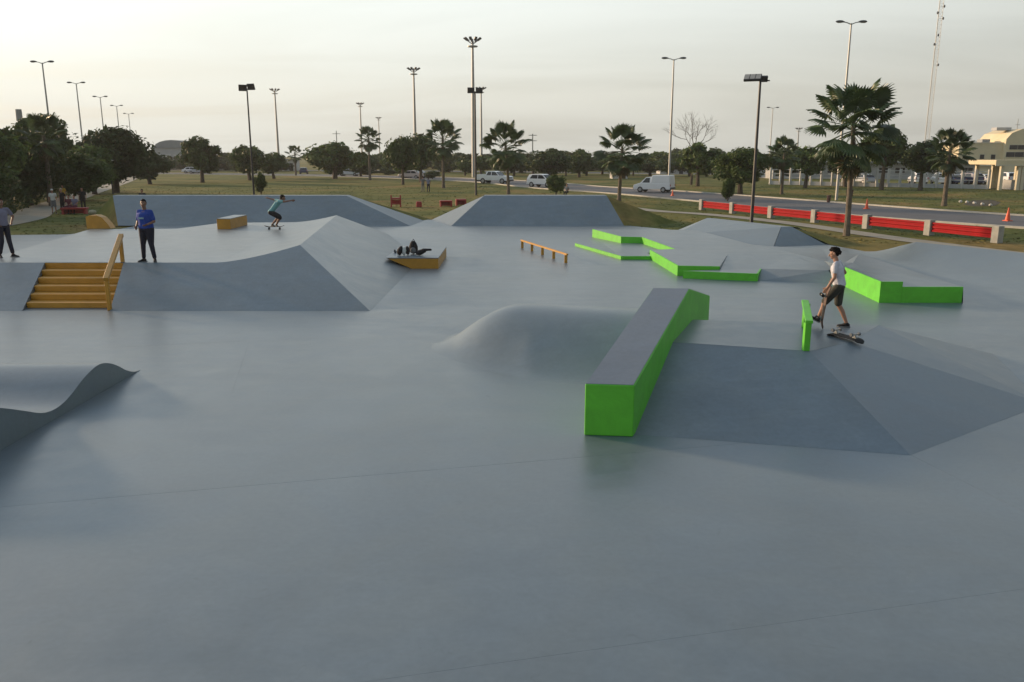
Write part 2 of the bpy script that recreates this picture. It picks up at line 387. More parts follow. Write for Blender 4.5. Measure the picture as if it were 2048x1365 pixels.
# ------------------------------------------------------------------ skatepark floor: cast panels with open joints
FLOOR = [(-34, -7), (-34, 40.5), (-22.6, 41.8), (-21.3, 43.5), (-21.3, 52), (-5.4, 52), (-4.6, 51.4), (4.0, 51.6), (6.6, 47.3), (8.8, 44.2), (10.4, 44.2), (13.2, 37.9), (14.1, 36.9), (14.7, 34.0), (15.6, 31.9), (17.7, 27.4), (20.6, 20), (22, 8), (22, -7)]
base = sheet('floor_bedding', FLOOR, -0.022, M['joint'])
AX = R(13.3); e1 = Vector((math.cos(AX), math.sin(AX))); e2 = Vector((-math.sin(AX), math.cos(AX)))
ORG = Vector((-4.45, 12.3))
def clip(poly, n, d):
    "keep the side n.p <= d"
    out = []
    for i in range(len(poly)):
        a = poly[i]; b = poly[(i + 1) % len(poly)]; da = n.dot(a) - d; db = n.dot(b) - d
        if da <= 0: out.append(a)
        if (da < 0 < db) or (db < 0 < da): out.append(a + (b - a) * (da / (da - db)))
    return out
fl = empty('skatepark_floor', (0, 0, 0)); fl['kind'] = 'structure'
JG = 0.0015
NP = 0
for i in range(-5, 6):
    for j in range(-7, 14):
        a0 = i * 16.0 + (0.0 if j == 0 else 9.0 if j < 0 else 5.5 * (j % 3)); a1 = a0 + 16.0; b0 = j * 4.15 + 0.9; b1 = b0 + 4.15
        poly = [Vector(p) for p in FLOOR]
        o = ORG
        for n, d in ((e1, e1.dot(o) + a1 - JG / 2), (-e1, -(e1.dot(o) + a0 + JG / 2)), (e2, e2.dot(o) + b1 - JG / 2), (-e2, -(e2.dot(o) + b0 + JG / 2))):
            poly = clip(poly, n, d)
            if len(poly) < 3: break
        if len(poly) < 3: continue
        ar = abs(sum(poly[k].x * poly[(k + 1) % len(poly)].y - poly[(k + 1) % len(poly)].x * poly[k].y for k in range(len(poly)))) / 2
        if ar < 0.05: continue
        zt = random.uniform(-0.0015, 0.0)
        n = len(poly)
        me = mesh('slab', [(p.x, p.y, zt) for p in poly] + [(p.x, p.y, -0.02) for p in poly],
                  [tuple(range(n))] + [(k, k + n, (k + 1) % n + n, (k + 1) % n) for k in range(n)], M['floor'])
        link('slab', me, fl)

# ------------------------------------------------------------------ ramps and ledges (concrete things)
def solid(name, verts, faces, m, label=None, cat=None, kind=None, smooth=False, parent=None):
    o = link(name, mesh(name, verts, faces, m, smooth), parent); tag(o, label, cat, None, kind)
    bm = bmesh.new(); bm.from_mesh(o.data); bmesh.ops.delete(bm, geom=[q for q in bm.verts if not q.link_faces], context='VERTS'); bmesh.ops.recalc_face_normals(bm, faces=bm.faces); bm.to_mesh(o.data); bm.free()
    if smooth:
        try: o.data.set_sharp_from_angle(angle=R(14))
        except Exception: pass
    return o
G0 = 0.0005
# far left bank
FB = 1.56
solid('long_bank', [(-22.4, 47.2, G0), (-5.75, 47.0, G0), (-23.9, 50.1, FB), (-9.9, 50.0, FB), (-24.0, 50.9, FB), (-9.9, 50.9, FB), (-24.0, 50.9, -.06), (-5.2, 50.9, -.06)],
      [(0, 1, 3, 2), (2, 3, 5, 4), (0, 2, 4, 6), (1, 7, 5, 3), (4, 5, 7, 6)], M['bank'], 'long flat blue grey bank at the back left behind the raised deck', 'ramp')
solid('trapezoid_bank', [(-3.44, 46.95, G0), (6.37, 47.2, G0), (-1.67, 50.0, FB), (5.65, 50.0, FB), (-1.67, 51.0, FB), (5.65, 51.0, FB), (-5.0, 51.6, G0), (-1.8, 55.0, -.06), (6.1, 52.0, -.06)],
      [(0, 1, 3, 2), (2, 3, 5, 4), (0, 2, 6), (2, 4, 7, 6), (1, 8, 5, 3), (4, 5, 8, 7)], M['bank'], 'trapezoid bank at the back with one pale sloping left side', 'ramp')
# grass berms behind the banks
def berm(pts_top, pts_foot, z):
    n = len(pts_top)
    V = [(p[0], p[1], z if len(p) < 3 else p[2]) for p in pts_top] + [(p[0], p[1], -0.065) for p in pts_foot]
    o = solid('grass_berm', V, [(i, i + 1, n + i + 1, n + i) for i in range(n - 1)], M['grass'], kind='structure'); return o
berm([(-24.0, 50.9), (-9.9, 50.9), (-5.6, 50.9, 0)], [(-24.6, 56), (-8.5, 56), (-4.9, 52.2)], FB - .02)
berm([(-22.4, 47.2, 0), (-23.9, 50.1), (-24.0, 50.9)], [(-22.6, 46.6), (-26.0, 51), (-24.8, 56)], FB - .02)
berm([(-5.0, 51.6, 0), (-1.67, 51), (5.65, 51), (5.65, 50), (6.37, 47.2, 0)], [(-5.2, 52), (-2.5, 56.5), (8.0, 56.5), (10.0, 50), (6.7, 47.0)], FB - .02)

# raised deck with curved lip and its right hand bank
BK = 3.0; DY = 20.7; DZ = 0.9
V = []; Fs = []
def v(x, y, z): V.append((x, y, z)); return len(V) - 1
NS = 12
near = []; far = []
for k in range(NS + 1):
    s = k / NS; z = DZ + 0.38 * (s ** 1.5)
    near.append(v(-8.4 + 2.1 * s, DY + BK * z, z)); far.append(v(-10.1 + 2.26 * s, 38.1 - 0.9 * s, z))
for k in range(NS): Fs.append((near[k], near[k + 1], far[k + 1], far[k]))
SL0, SL1 = (-12.5, DY), (-13.3, DY + BK * DZ); SR0, SR1 = (-10.25, DY), (-11.05, DY + BK * DZ)
stl = v(*SL1, DZ); str_ = v(*SR1, DZ); sbl = v(*SL0, G0); sbr = v(*SR0, G0)
dl = [v(-15.5, DY + BK * DZ, DZ), v(-15.6, 25.2, DZ), v(-17.5, 34.4, DZ), v(-14.0, 34.6, DZ), v(-13.2, 37.8, DZ)]
Fs.append((dl[0], stl, str_, near[0], far[0], dl[4], dl[3], dl[2], dl[1]))
fl0 = v(-17.8, DY, G0); fc = v(-3.62, DY, G0); fsn = v(-8.4, DY, G0)
Fs.append((fl0, sbl, stl, dl[0]))
Fs.append((sbr, fsn, near[0], str_)); 
Fs.append(tuple([fsn, fc] + near[::-1]))
f1 = v(-3.5, 31.5, G0); f2 = v(-6.3, 42.0, G0); f3 = v(-10.1, 42.0, G0); f4 = v(-13.2, 41.8, G0)
Fs.append((fc, f1, far[-1], near[-1])); Fs.append((f1, f2, far[-1])); Fs.append(tuple([f2, f3] + far)); Fs.append((f3, f4, dl[4], far[0]))
g1 = v(-14.0, 38.6, G0); g2 = v(-20.3, 38.4, G0); g3 = v(-18.6, 25.2, G0)
Fs += [(f4, g1, dl[3], dl[4]), (g1, g2, dl[2], dl[3]), (g2, g3, dl[1], dl[2]), (g3, fl0, dl[0], dl[1])]
deck = solid('raised_deck', V, Fs, M['floor'], 'large pale raised deck on the left with sloping grey banks and a curved lip', 'ramp', smooth=True)
# cheeks of the stair opening
st = empty('stairs', ((SL0[0] + SR0[0]) / 2, DY, 0), 0, 'ochre concrete steps cut into the front of the raised deck', 'stairs')
deck.data.materials.append(M['bank'])
for pl in deck.data.polygons:
    if pl.index in (NS + 1, NS + 2, NS + 3): pl.material_index = 1  # same paint as the deck; the sloping front's shading is put into its colour
ox, oy = st.location.x, st.location.y
NT = 6
for k in range(NT):
    ya = DY + BK * DZ * (k + 0.93) / NT; yb = DY + BK * DZ + 0.02
    zt = DZ * (k + 1) / NT - 0.012; zb = DZ * k / NT - 0.012
    if k == NT - 1: yb = ya + 0.2
    yb2 = DY + BK * DZ * (k + 1.93) / NT + .01 if k < NT - 1 else DY + BK * DZ + .02
    def X(base, y): return base[0] - 0.8 * (y - DY) / (BK * DZ)
    m = MB()
    P8 = []
    for (y, z) in ((ya, max(zb, 0.001)), (yb2, max(zb, .001)), (yb2, zt), (ya, zt)):
        P8.append((X(SL0, y) + .012 - ox, y - oy, z)); P8.append((X(SR0, y) - .012 - ox, y - oy, z))
    m.add(P8, [(0, 1, 7, 6), (6, 7, 5, 4), (4, 5, 3, 2), (2, 3, 1, 0), (0, 6, 4, 2), (1, 3, 5, 7)])
    m.obj('step', M['orange'], st, bevel=0.008)
for side, (b, tt) in (('l', (SL0, SL1)), ('r', (SR0, SR1))):
    m = MB(); dx = -0.012 if side == 'l' else 0.012
    V6 = [(b[0] - ox, 0, 0.001), (tt[0] - ox, BK * DZ, DZ - .002), (tt[0] - ox, BK * DZ, 0.001)]
    m.add([(p[0] + (0.006 if side == 'l' else -.006), p[1], p[2]) for p in V6] + [(p[0] + dx, p[1], p[2]) for p in V6], [(0, 1, 2), (5, 4, 3), (0, 3, 4, 1), (1, 4, 5, 2), (2, 5, 3, 0)])
    m.obj('side_cheek', M['bank'], st)
# the handrail
hr = empty('handrail', (-10.32, DY + .05, 0), 0, 'ochre square handrail running down the right side of the deck steps', 'handrail')
hm = MB(); a = Vector((0.02, 0.0, 0.80)); b = Vector((-.82, 2.85, DZ + 0.76)); hm.bar(a, b, 0.13, 0.09); hm.obj('rail', M['orange'], hr, bevel=.008)
MB().bar((0.02, 0.04, 0), (0.02, .04, 0.76), .09, .09).obj('post', M['orange'], hr, bevel=.006)
MB().bar((-.82, 2.78, DZ - .001), (-.82, 2.78, DZ + .72), .09, .09).obj('post', M['orange'], hr, bevel=.006)

# wedge ledge against the deck's bank, box on the deck, hump block
def block(name, x0, x1, y0, y1, z0, z1, side, top, label, cat, rz=0):
    cx, cy = (x0 + x1) / 2, (y0 + y1) / 2
    e = empty(name, (cx, cy, z0), rz, label, cat)
    hx, hy = (x1 - x0) / 2, (y1 - y0) / 2; h = z1 - z0
    MB().box((0, 0, (h - .03) / 2), (2 * hx, 2 * hy, h - .03)).obj('body', side, e, bevel=.006)
    MB().box((0, 0, h - .015), (2 * hx - .004, 2 * hy - .004, .028)).obj('top_slab', top, e, bevel=.006)
    return e
e = empty('wedge_ledge', (-3.5, 30.6, 0), 0, 'low ochre ledge butting against the right bank of the raised deck', 'ledge')
MB().prism([(-.02, 0.001), (.92, .001), (.92, .36), (-.86, .36)], 'y', -1.8, 1.8).obj('body', M['orange'], e)
MB().prism([(-.87, .361), (.925, .361), (.925, .39), (-.93, .39)], 'y', -1.81, 1.81).obj('top_slab', M['floor'], e)
block('deck_box', -12.22, -11.66, 34.4, 36.6, DZ, DZ + .44, M['orange'], M['floor'], 'small ochre box with a pale top standing on the raised deck', 'box')
e = empty('end_block', tuple(W(200, 457, DZ)), 0, 'orange hump backed block at the far left corner of the raised deck', 'block')
MB().prism([(-.50, 0), (.50, 0), (.36, .22), (.16, .46), (-.05, .55), (-.35, .54), (-.50, .48)], 'y', -0.1, .35).obj('body', M['orange'], e)

# low flat rail
e = empty('flat_rail', (0, 0, 0), 0, 'low ochre flat rail on five short posts in the middle of the floor', 'rail')
ra = Vector((0.42, 35.6, 0)); rb = Vector((2.02, 30.4, 0)); e.location = (ra + rb) / 2
d = (rb - ra) / 2
MB().bar(-d * 1.02 + Vector((0, 0, .32)), d * 1.02 + Vector((0, 0, .32)), .07, .06).obj('rail', M['orange'], e)
for k in range(5):
    p = -d + 2 * d * k / 4 * 1.0
    p = -d * .97 + d * 1.94 * k / 4
    MB().bar(p, p + Vector((0, 0, .29)), .11, .09).obj('post', M['orange'], e)

# manual pad plateau (middle right)
fA = MB()
e = empty('manual_pad', (7, 30, 0), 0, 'zigzag low manual pad with green edges in the middle distance', 'ledge')
def L0(p): return (p[0] - 7, p[1] - 30, p[2])
a_ = (3.9, 40.2, .40); b_ = (4.8, 36.4, .40); c_ = (5.67, 36.2, .40); d_ = (6.3, 32.0, .345); e_ = (5.3, 31.7, .34); f_ = (5.45, 27.0, .34); g_ = (6.78, 26.8, .34); h_ = (7.94, 30.3, .34)
B1 = (7.74, 25.8, .24); B2 = (8.2, 27.0, .24); B0 = (5.52, 26.45, .24); B0b = (5.5, 27.02, .24); gB = (6.80, 26.8, .24)
P1 = (10.1, 26.2, .30); Q1 = (9.2, 41.5, .25); Q2 = (5.5, 44.0, .0005); Q3 = (9.9, 34, .30)
def poly(name, pts, m, loc=L0):
    return solid(name, [loc(p) for p in pts], [tuple(range(len(pts)))], m, parent=e)
def strip_face(name, A, Bp, za, zb, m, th=0.05, out=(0, -1)):
    "coloured edge slab along A-B from height za/zb up to the top points"
    A = Vector(A); Bp = Vector(Bp); dd = (Bp - A); n = Vector((dd.y, -dd.x, 0)).normalized()
    V8 = []
    for q, zz in ((A, za), (Bp, zb)):
        for off in (0.0, -th):
            V8.append(L0((q.x + n.x * (off + .004), q.y + n.y * (off + .004), zz))); V8.append(L0((q.x + n.x * (off + .004), q.y + n.y * (off + .004), q.z + .003)))
    return solid(name, V8, [(0, 4, 5, 1), (2, 3, 7, 6), (1, 5, 7, 3), (0, 2, 6, 4), (0, 1, 3, 2), (4, 6, 7, 5)], m, parent=e)
tv = [L0(p) for p in (a_, b_, c_, d_, e_, f_, g_, h_, Q3, P1, B2, B1, B0, gB, Q1, (10.2, 30, .34))]
solid('top_slab', tv, [(0, 1, 2, 14), (2, 3, 8, 14), (3, 4, 5, 6, 7), (3, 7, 8), (7, 15, 8), (12, 11, 13), (13, 11, 10), (13, 10, 7), (10, 9, 15, 7)], M['floor'], parent=e)
solid('pad_side', [L0(p) for p in (g_, h_, gB, (7.94, 30.3, .30))], [(0, 2, 3, 1)], M['bank'], parent=e)
# lower step
s0 = (3.0, 38.6, .12); s1 = (4.72, 33.6 - 0.6, .12)
S0 = tuple(W(1150, 487, .12)); S1 = tuple(W(1242, 513, .13)); S2 = tuple(W(1305, 513, .13))
solid('lower_step', [L0(p) for p in (S0, S1, S2, (5.35, 32.6, .13), (6.2, 32.2, .13), (5.7, 36.3, .13), (4.9, 36.5, .12), (3.95, 40.3, .02))], [(0, 1, 2, 3, 4, 5, 6, 7)], M['floor'], parent=e)
strip_face('edge', S0, S1, .001, .001, M['green']); strip_face('edge', S1, S2, .001, .001, M['green'])
strip_face('edge', a_, b_, .0, .1, M['green']); strip_face('edge', b_, c_, .1, .1, M['green']); strip_face('edge', c_, d_, .1, .1, M['green'])
strip_face('edge', e_, f_, .001, .001, M['green']); strip_face('edge', f_, g_, .001, .001, M['green'])
strip_face('edge', B0, B1, .001, .001, M['green']); strip_face('edge', B1, B2, .001, .001, M['green'])
solid('front_slope', [L0(p) for p in (B2, P1, (10.1, 25.3, G0), (7.78, 25.86, G0))], [(3, 2, 1, 0)], M['bank'], parent=e)
# back slope of the pad fades to the far floor
solid('back_slope', [L0(p) for p in (a_, Q1, Q2, (4.5, 43.0, G0), (3.9, 40.2, G0))], [(0, 1, 2, 3), (0, 3, 4)], M['floor'], parent=e)

# right green ledges
e = empty('green_ledge', (10.0, 24, 0), 0, 'bright green stepped ledge on the right with a long pale top', 'ledge')
def L0(p): return (p[0] - 10, p[1] - 24, p[2])
r1 = (9.88, 21.9, .57); r2 = (10.47, 21.9, .57); r2b = (10.47, 21.9, .43); r3 = (12.1, 21.9, .43); r4 = (10.12, 25.4, .57); r5 = (13.3, 31.6, .2); r6 = (10.8, 28.5, .32)
solid('top_slab', [L0(p) for p in (r1, r2, r4, r6, (10.3, 26.3, .31), r5, r2b, r3, (11.2, 27.0, .43), (10.2, 34, .26), (13.2, 35, .02))], [(0, 1, 3, 2), (2, 3, 4), (6, 7, 8), (7, 5, 8), (3, 8, 5, 4), (4, 5, 10, 9), (1, 6, 8, 3)], M['floor'], parent=e)
strip_face('edge', r4, r1, .001, .001, M['green']); strip_face('edge', r1, r2, .001, .001, M['green']); strip_face('edge', (10.475, 21.9, .43), r3, .001, .001, M['green'], th=.05)
solid('side_slope', [L0(p) for p in (r3, r5, (13.2, 35, .02), (14.0, 33.5, G0), (12.13, 21.88, G0))], [(0, 1, 2, 3, 4)], M['floor'], parent=e)
solid('back_end', [L0(p) for p in (r4, (10.3, 26.3, .31), (10.3, 26.3, .05), (10.12, 25.4, .0))], [(0, 1, 2, 3)], M['green'], parent=e)

solid('fill_slab', [L0(p) for p in ((10.12, 26.22, .297), (10.32, 26.28, .305), (10.82, 28.5, .316), (10.3, 34, .262), (9.8, 34, .29), (10.1, 30, .332))], [(0, 1, 2, 3, 4, 5)], M['floor'], parent=e)
# far right pale bank with darker end face, and the big curved bank at the right edge
solid('far_right_bank', [(8.8, 44.2, G0), (10.4, 44.2, .66), (12.45, 38.4, .66), (12.98, 38.55, .66), (14.0, 36.9, G0), (11.4, 36.0, G0), (11.0, 37.6, G0), (8.2, 41.8, G0), (10.9, 44.6, .6), (13.4, 38.9, .6), (10.9, 44.8, -.06), (14.4, 37.0, -.06)],
      [(0, 7, 1), (7, 5, 2, 1), (1, 2, 3, 9, 8), (8, 9, 11, 10)], M['floor'], 'low pale bank at the far right edge of the floor before the palm', 'ramp')
o = solid('bank_end_face', [(12.46, 38.37, .664), (12.98, 38.55, .664), (14.0, 36.86, .004), (11.4, 35.94, .004)], [(3, 2, 1, 0)], M['bank'])
far_bank = [x for x in bpy.data.objects if x.name == 'far_right_bank'][0]; o.parent = far_bank
berm([(8.8, 44.3, 0), (10.4, 44.3, .62), (13.0, 38.7, .62), (14.2, 36.9, 0)], [(9.0, 44.9), (12.0, 46.5), (16.0, 39.0), (14.8, 36.6)], .6)
foot = smooth_path([(14.3, 34.4), (13.8, 31.0), (13.9, 27.5), (14.5, 23), (15.6, 16), (17, 8), (18, 0), (18.5, -6)], 6)
top = smooth_path([(14.9, 34.1), (15.3, 31.9), (16.3, 29.8), (17.6, 26.9), (19.3, 20), (20.5, 11), (21.4, 3), (22, -6)], 6)
V = []; Fs = []; NR = 9
for i, (a, b) in enumerate(zip(foot, top)):
    hh = 0.66 * min(1, i / 7.0) ** 1.2 if i < 7 else .66
    for k in range(NR):
        s = k / (NR - 1); p = a.lerp(b, s); z = hh * (s * s * (1.7 - .7 * s))
        V.append((p.x, p.y, G0 + z))
for i in range(len(foot) - 1):
    for k in range(NR - 1):
        a = i * NR + k; Fs.append((a, a + 1, a + NR + 1, a + NR))
solid('curved_bank', V, Fs, M['floor'], 'broad curved concrete bank along the right edge of the skatepark', 'ramp', smooth=True)
berm([(p.x + .02, p.y, .64 * min(1, i / 7.0) ** 1.2) for i, p in enumerate(top)], [(p.x + 2.2, p.y + .6) for i, p in enumerate(top)], .6)

# foreground funbox
PZ = 0.75
A0 = (1.2, 11.25, G0); A1 = (5.26, 10.3, G0); T0 = (2.0, 13.98, PZ); T1 = (4.86, 13.09, PZ); T2 = (5.78, 13.75, PZ); T3 = (6.9, 15.2, PZ); T4 = (2.8, 15.85, PZ)
B2_ = (8.48, 12.6, G0); B3_ = (9.6, 16.0, G0); B4_ = (7.6, 18.4, G0); B5_ = (2.9, 18.9, G0)
T0 = tuple(W(1350, 685, PZ) + (W(1350, 685, PZ) - W(1620, 703, PZ)) * .45); T1 = tuple(W(1620, 703, PZ)); T2 = tuple(W(1702, 684, PZ))
V = [A0, A1, B2_, B3_, B4_, B5_, T0, T1, T2, T3, T4]
fb = empty('funbox', (4.5, 14, 0), 0, 'foreground funbox with a flat top and dark sloping front bank', 'ramp')
def lo(p): return (p[0] - 4.5, p[1] - 14, p[2])
solid('bank', [lo(p) for p in V], [(0, 1, 7, 6)], M['bank'], parent=fb)
solid('side_slope', [lo(p) for p in V], [(1, 2, 8, 7), (2, 3, 9, 8), (3, 4, 9), (4, 5, 10, 9)], M['floor'], parent=fb)  # one paint: lit side faces keep the floor tone, front carries the shading tone
solid('platform', [lo((p[0], p[1], p[2] + .002)) for p in (T0, T1, T2, T3, T4)], [(0, 1, 2, 3, 4)], M['floor'], parent=fb)
# smooth mound on the left of the ledge
V = []; Fs = []; nx, ny = 70, 70
s0 = Vector((0.30, 17.0)); s1 = Vector((4.0, 15.9)); RR = 2.85
for j in range(ny):
    for i in range(nx):
        x = -3.2 + 7.4 * i / (nx - 1); y = 13.0 + 8.2 * j / (ny - 1); p = Vector((x, y))
        t = max(0, min(1, (p - s0).dot(s1 - s0) / (s1 - s0).length_squared)); dd = (p - (s0 + (s1 - s0) * t)).length
        q = dd / (RR if y < 17 else RR * .9)
        if p.x < s0.x: q *= 1 + .42 * min(1, (s0.x - p.x) / 1.5)
        z = 0.0 if q >= 1 else 0.82 * (0.5 + 0.5 * math.cos(math.pi * q)) ** .85
        V.append((x, y, z - 0.004 + (0.004 if z > 0 else 0)))
# keep only what lies on the left of the ledge's centre line
def lx(D): return 1.35 + .385 * (D - 11.0)
for j in range(ny - 1):
    for i in range(nx - 1):
        a = j * nx + i; q = (a, a + 1, a + nx + 1, a + nx)
        if any(V[k][2] > 0 for k in q) and min(V[k][0] - lx(V[k][1]) for k in q) < 0.12: Fs.append(q)
solid('rounded_mound', V, Fs, M['floor'], 'smooth rounded concrete mound left of the big green ledge', 'ramp', smooth=True)
# the big green ledge
e = empty('hubba_ledge', (2.3, 14, 0), 0, 'big bright green ledge with grey top climbing over the foreground funbox', 'ledge')
def ln(D, side): return (1.69 + .385 * (D - 11.0) - (.68 if side else 0) - 2.3, (D + (.07 if side else 0)) - 14)
prof = [(11.02, .75, 0.001), (15.2, 1.44, .001), (17.9, .86, .001)]
V = []
for D, zt, zb in prof:
    for side in (1, 0):
        x, y = ln(D, side); V += [(x, y, zb), (x, y, zt)]
# index: i*4 + (0 left bottom,1 left top,2 right bottom,3 right top)
body = MB(); body.add(V, [(0, 2, 3, 1), (2, 6, 7, 3), (6, 10, 11, 7), (4, 0, 1, 5), (8, 4, 5, 9), (10, 8, 9, 11), (1, 3, 7, 5), (5, 7, 11, 9), (0, 4, 6, 2), (4, 8, 10, 6)])
body.obj('body', M['green'], e, bevel=.012)
tp = MB()
def tq(D, side, z):
    x, y = ln(D, side); return (x + (.015 if side else -.015), y + (.012 if D < 12 else 0), z)
for (Da, za), (Db, zb) in (((11.02, .752), (15.2, 1.442)), ((15.2, 1.442), (17.9, .862))):
    tp.add([tq(Da, 1, za), tq(Da, 0, za), tq(Db, 0, zb), tq(Db, 1, zb), tq(Da, 1, za + .006), tq(Da, 0, za + .006), tq(Db, 0, zb + .006), tq(Db, 1, zb + .006)],
           [(0, 1, 2, 3), (4, 5, 6, 7), (0, 1, 5, 4), (1, 2, 6, 5), (2, 3, 7, 6), (3, 0, 4, 7)])
M['ledgetop'] = painted_concrete('ledge_top_paint', (0.145, 0.175, 0.22), .42)
tp.obj('top_slab', M['ledgetop'], e)
# green flat bar
pa = W(1612, 702, PZ); pb = Vector((5.42, 15.05, PZ)); e = empty('grind_rail', tuple(pa), 0, 'green flat grind rail on posts at the corner of the funbox', 'rail')
d = pb - pa
MB().bar((0, .02, .001), (0, .02, .46), .10, .10).obj('post', M['green'], e, bevel=.004)
MB().bar(d + Vector((0, -.1, .001)), d + Vector((0, -.1, .46)), .10, .10).obj('post', M['green'], e, bevel=.004)
MB().bar(Vector((0, -.04, .485)), d + Vector((0, 0, .485)), .12, .05).obj('rail', M['green'], e, bevel=.004)

# wave roller on the left
prof = [(14.75, .0), (14.5, .03), (14.2, .14), (13.9, .30), (13.6, .42), (13.3, .475), (13.0, .44), (12.7, .36), (12.4, .25), (12.1, .17), (11.8, .15), (11.5, .20), (11.1, .36), (10.7, .52), (10.3, .66), (9.9, .73), (9.5, .70), (9.1, .56), (8.7, .38), (8.3, .2), (7.9, .07), (7.6, .0)]
def cr_(pr, n=4):
    o_ = []
    for i in range(len(pr) - 1):
        a = pr[max(i - 1, 0)]; b = pr[i]; c = pr[i + 1]; d = pr[min(i + 2, len(pr) - 1)]
        for k in range(n):
            t = k / n
            o_.append(tuple(max(0.0005, 0.5 * (2 * b[q] + (c[q] - a[q]) * t + (2 * a[q] - 5 * b[q] + 4 * c[q] - d[q]) * t * t + (-a[q] + 3 * b[q] - 3 * c[q] + d[q]) * t ** 3)) if q else 0.5 * (2 * b[0] + (c[0] - a[0]) * t + (2 * a[0] - 5 * b[0] + 4 * c[0] - d[0]) * t * t + (-a[0] + 3 * b[0] - 3 * c[0] + d[0]) * t ** 3) for q in (0, 1)))
    return o_ + [pr[-1]]
pr = cr_(prof)
V = []; Fs = []; n = len(pr)
for x in (-6.86, -14.5):
    V += [(x, y, z + G0) for y, z in pr]
    V += [(x, y, G0 * .5) for y, z in pr]
for i in range(n - 1):
    Fs.append((i, i + 1, 2 * n + i + 1, 2 * n + i)); Fs.append((i, n + i, n + i + 1, i + 1)); Fs.append((2 * n + i, 2 * n + i + 1, 3 * n + i + 1, 3 * n + i))
wv = solid('wave_roller', V, Fs, M['floor'], 'wavy double roller of grey concrete at the left edge of the floor', 'ramp', smooth=True)

# ------------------------------------------------------------------ vegetation
def crown_mesh(name, m, n=2200, leaf=.085, lobes=9, seed=0, flat=.8, spiky=.0):
    "foliage in a unit crown (radius about 1, from z 0 to 2*flat): many small leaf faces gathered in clumps"
    rr = random.Random(seed); V = []; Fs = []
    cl = []
    for i in range(lobes * 5):
        u = rr.uniform(-1, 1); ph = rr.uniform(0, 6.283); s = math.sqrt(1 - u * u); rad = rr.uniform(.35, .80)
        c = Vector((s * math.cos(ph) * rad, s * math.sin(ph) * rad, flat + u * flat * .70 * rr.uniform(.7, 1)))
        cl.append((c, rr.uniform(.18, .36)))
    for i in range(n):
        c, r = cl[rr.randrange(len(cl))]
        d = Vector((rr.gauss(0, 1), rr.gauss(0, 1), rr.gauss(0, .8))).normalized()
        p = c + d * r * rr.random() ** .35
        nn = (d + Vector((rr.gauss(0, .6), rr.gauss(0, .6), rr.gauss(.3, .5)))).normalized()
        a = nn.orthogonal().normalized(); a = Matrix.Rotation(rr.uniform(0, 6.28), 3, nn) @ a; b = nn.cross(a)
        L1 = leaf * rr.uniform(.6, 1.4); L2 = L1 * rr.uniform(.35, .6)
        k = len(V); V += [p - a * L1, p + b * L2, p + a * L1 + nn * -L1 * .3, p - b * L2]; Fs.append((k, k + 1, k + 2, k + 3))
    # inner dark mass of bigger leaves so that the crown is not see-through everywhere
    for i in range(n // 6):
        c, r = cl[rr.randrange(len(cl))]
        p = c * 1.0 + Vector((rr.gauss(0, .1), rr.gauss(0, .1), rr.gauss(0, .08))); p.x *= .75; p.y *= .75
        nn = Vector((rr.gauss(0, 1), rr.gauss(0, 1), rr.gauss(0, 1))).normalized(); a = nn.orthogonal().normalized(); b = nn.cross(a); L1 = leaf * 1.9
        k = len(V); V += [p - a * L1, p + b * L1 * .7, p + a * L1, p - b * L1 * .7]; Fs.append((k, k + 1, k + 2, k + 3))
    return mesh(name, V, Fs, m)
CR_BIG = [crown_mesh('crown', M[k], 9000, .055, 12, s, .80) for k, s in (('leaf', 1), ('leaf_dark', 2), ('leaf2', 3))]
CR_MID = [crown_mesh('crown', M[k], 3600, .075, 8, 10 + s, .72) for s, k in enumerate(('leaf', 'leaf_dark', 'leaf', 'leaf2'))]
CR_FAR = [crown_mesh('crown', M[k], 1500, .11, 6, 20 + s, .62) for s, k in enumerate(('leaf_dark', 'leaf', 'leaf_dark', 'leaf'))]
def trunk_mesh(seed, m, branches=5, crown0=.35):
    "unit tree trunk with limbs, height 1 = crown bottom to middle"
    rr = random.Random(seed); mb = MB()
    x, y = rr.uniform(-.04, .04), rr.uniform(-.04, .04)
    mb.tube([(0, 0, 0), (x * .5, y * .5, .25), (x, y, .55), (x * 1.2, y * 1.3, .8)], [.055, .042, .034, .022], 7)
    for k in range(branches):
        a = 6.283 * k / branches + rr.uniform(-.4, .4); h = rr.uniform(.36, .62); ex = rr.uniform(.22, .42)
        mb.tube([(x * h, y * h, h), (math.cos(a) * ex * .5, math.sin(a) * ex * .5, h + .16), (math.cos(a) * ex, math.sin(a) * ex, h + rr.uniform(.28, .42))], [.022, .015, .006], 5)
    return mb.me('trunk', m, smooth=True)
TR = [trunk_mesh(s, M['bark']) for s in range(3)]
def tree(pos, H, Wd, crown, low, label, group=None, name='broadleaf_tree', trunk=None, rz=None):
    "H total height, Wd crown width, low = height of crown bottom"
    e = empty(name, tuple(pos[:2]) + (-.06,), random.uniform(0, 6.28) if rz is None else rz, label, 'tree', group)
    t = link('trunk', trunk or random.choice(TR), e); t.scale = (Wd * .8, Wd * .8, (low + H) * .62)
    c = link('crown', crown, e); c.location = (0, 0, low); c.scale = (Wd / 2, Wd / 2, (H - low) / (2 * .8) * 1.02)
    return e
def tree_px(u, vt, vb, wpx, crown, lowf, label, group=None, D=None, **k):
    p = W(u, vb, 0) if D is None else at(u, D)
    D = p.y; H = topz(D, vt); dc = D * math.cos(PITCH) + .8
    return tree(p, H, wpx * dc / F, crown, H * lowf, label, group, **k)

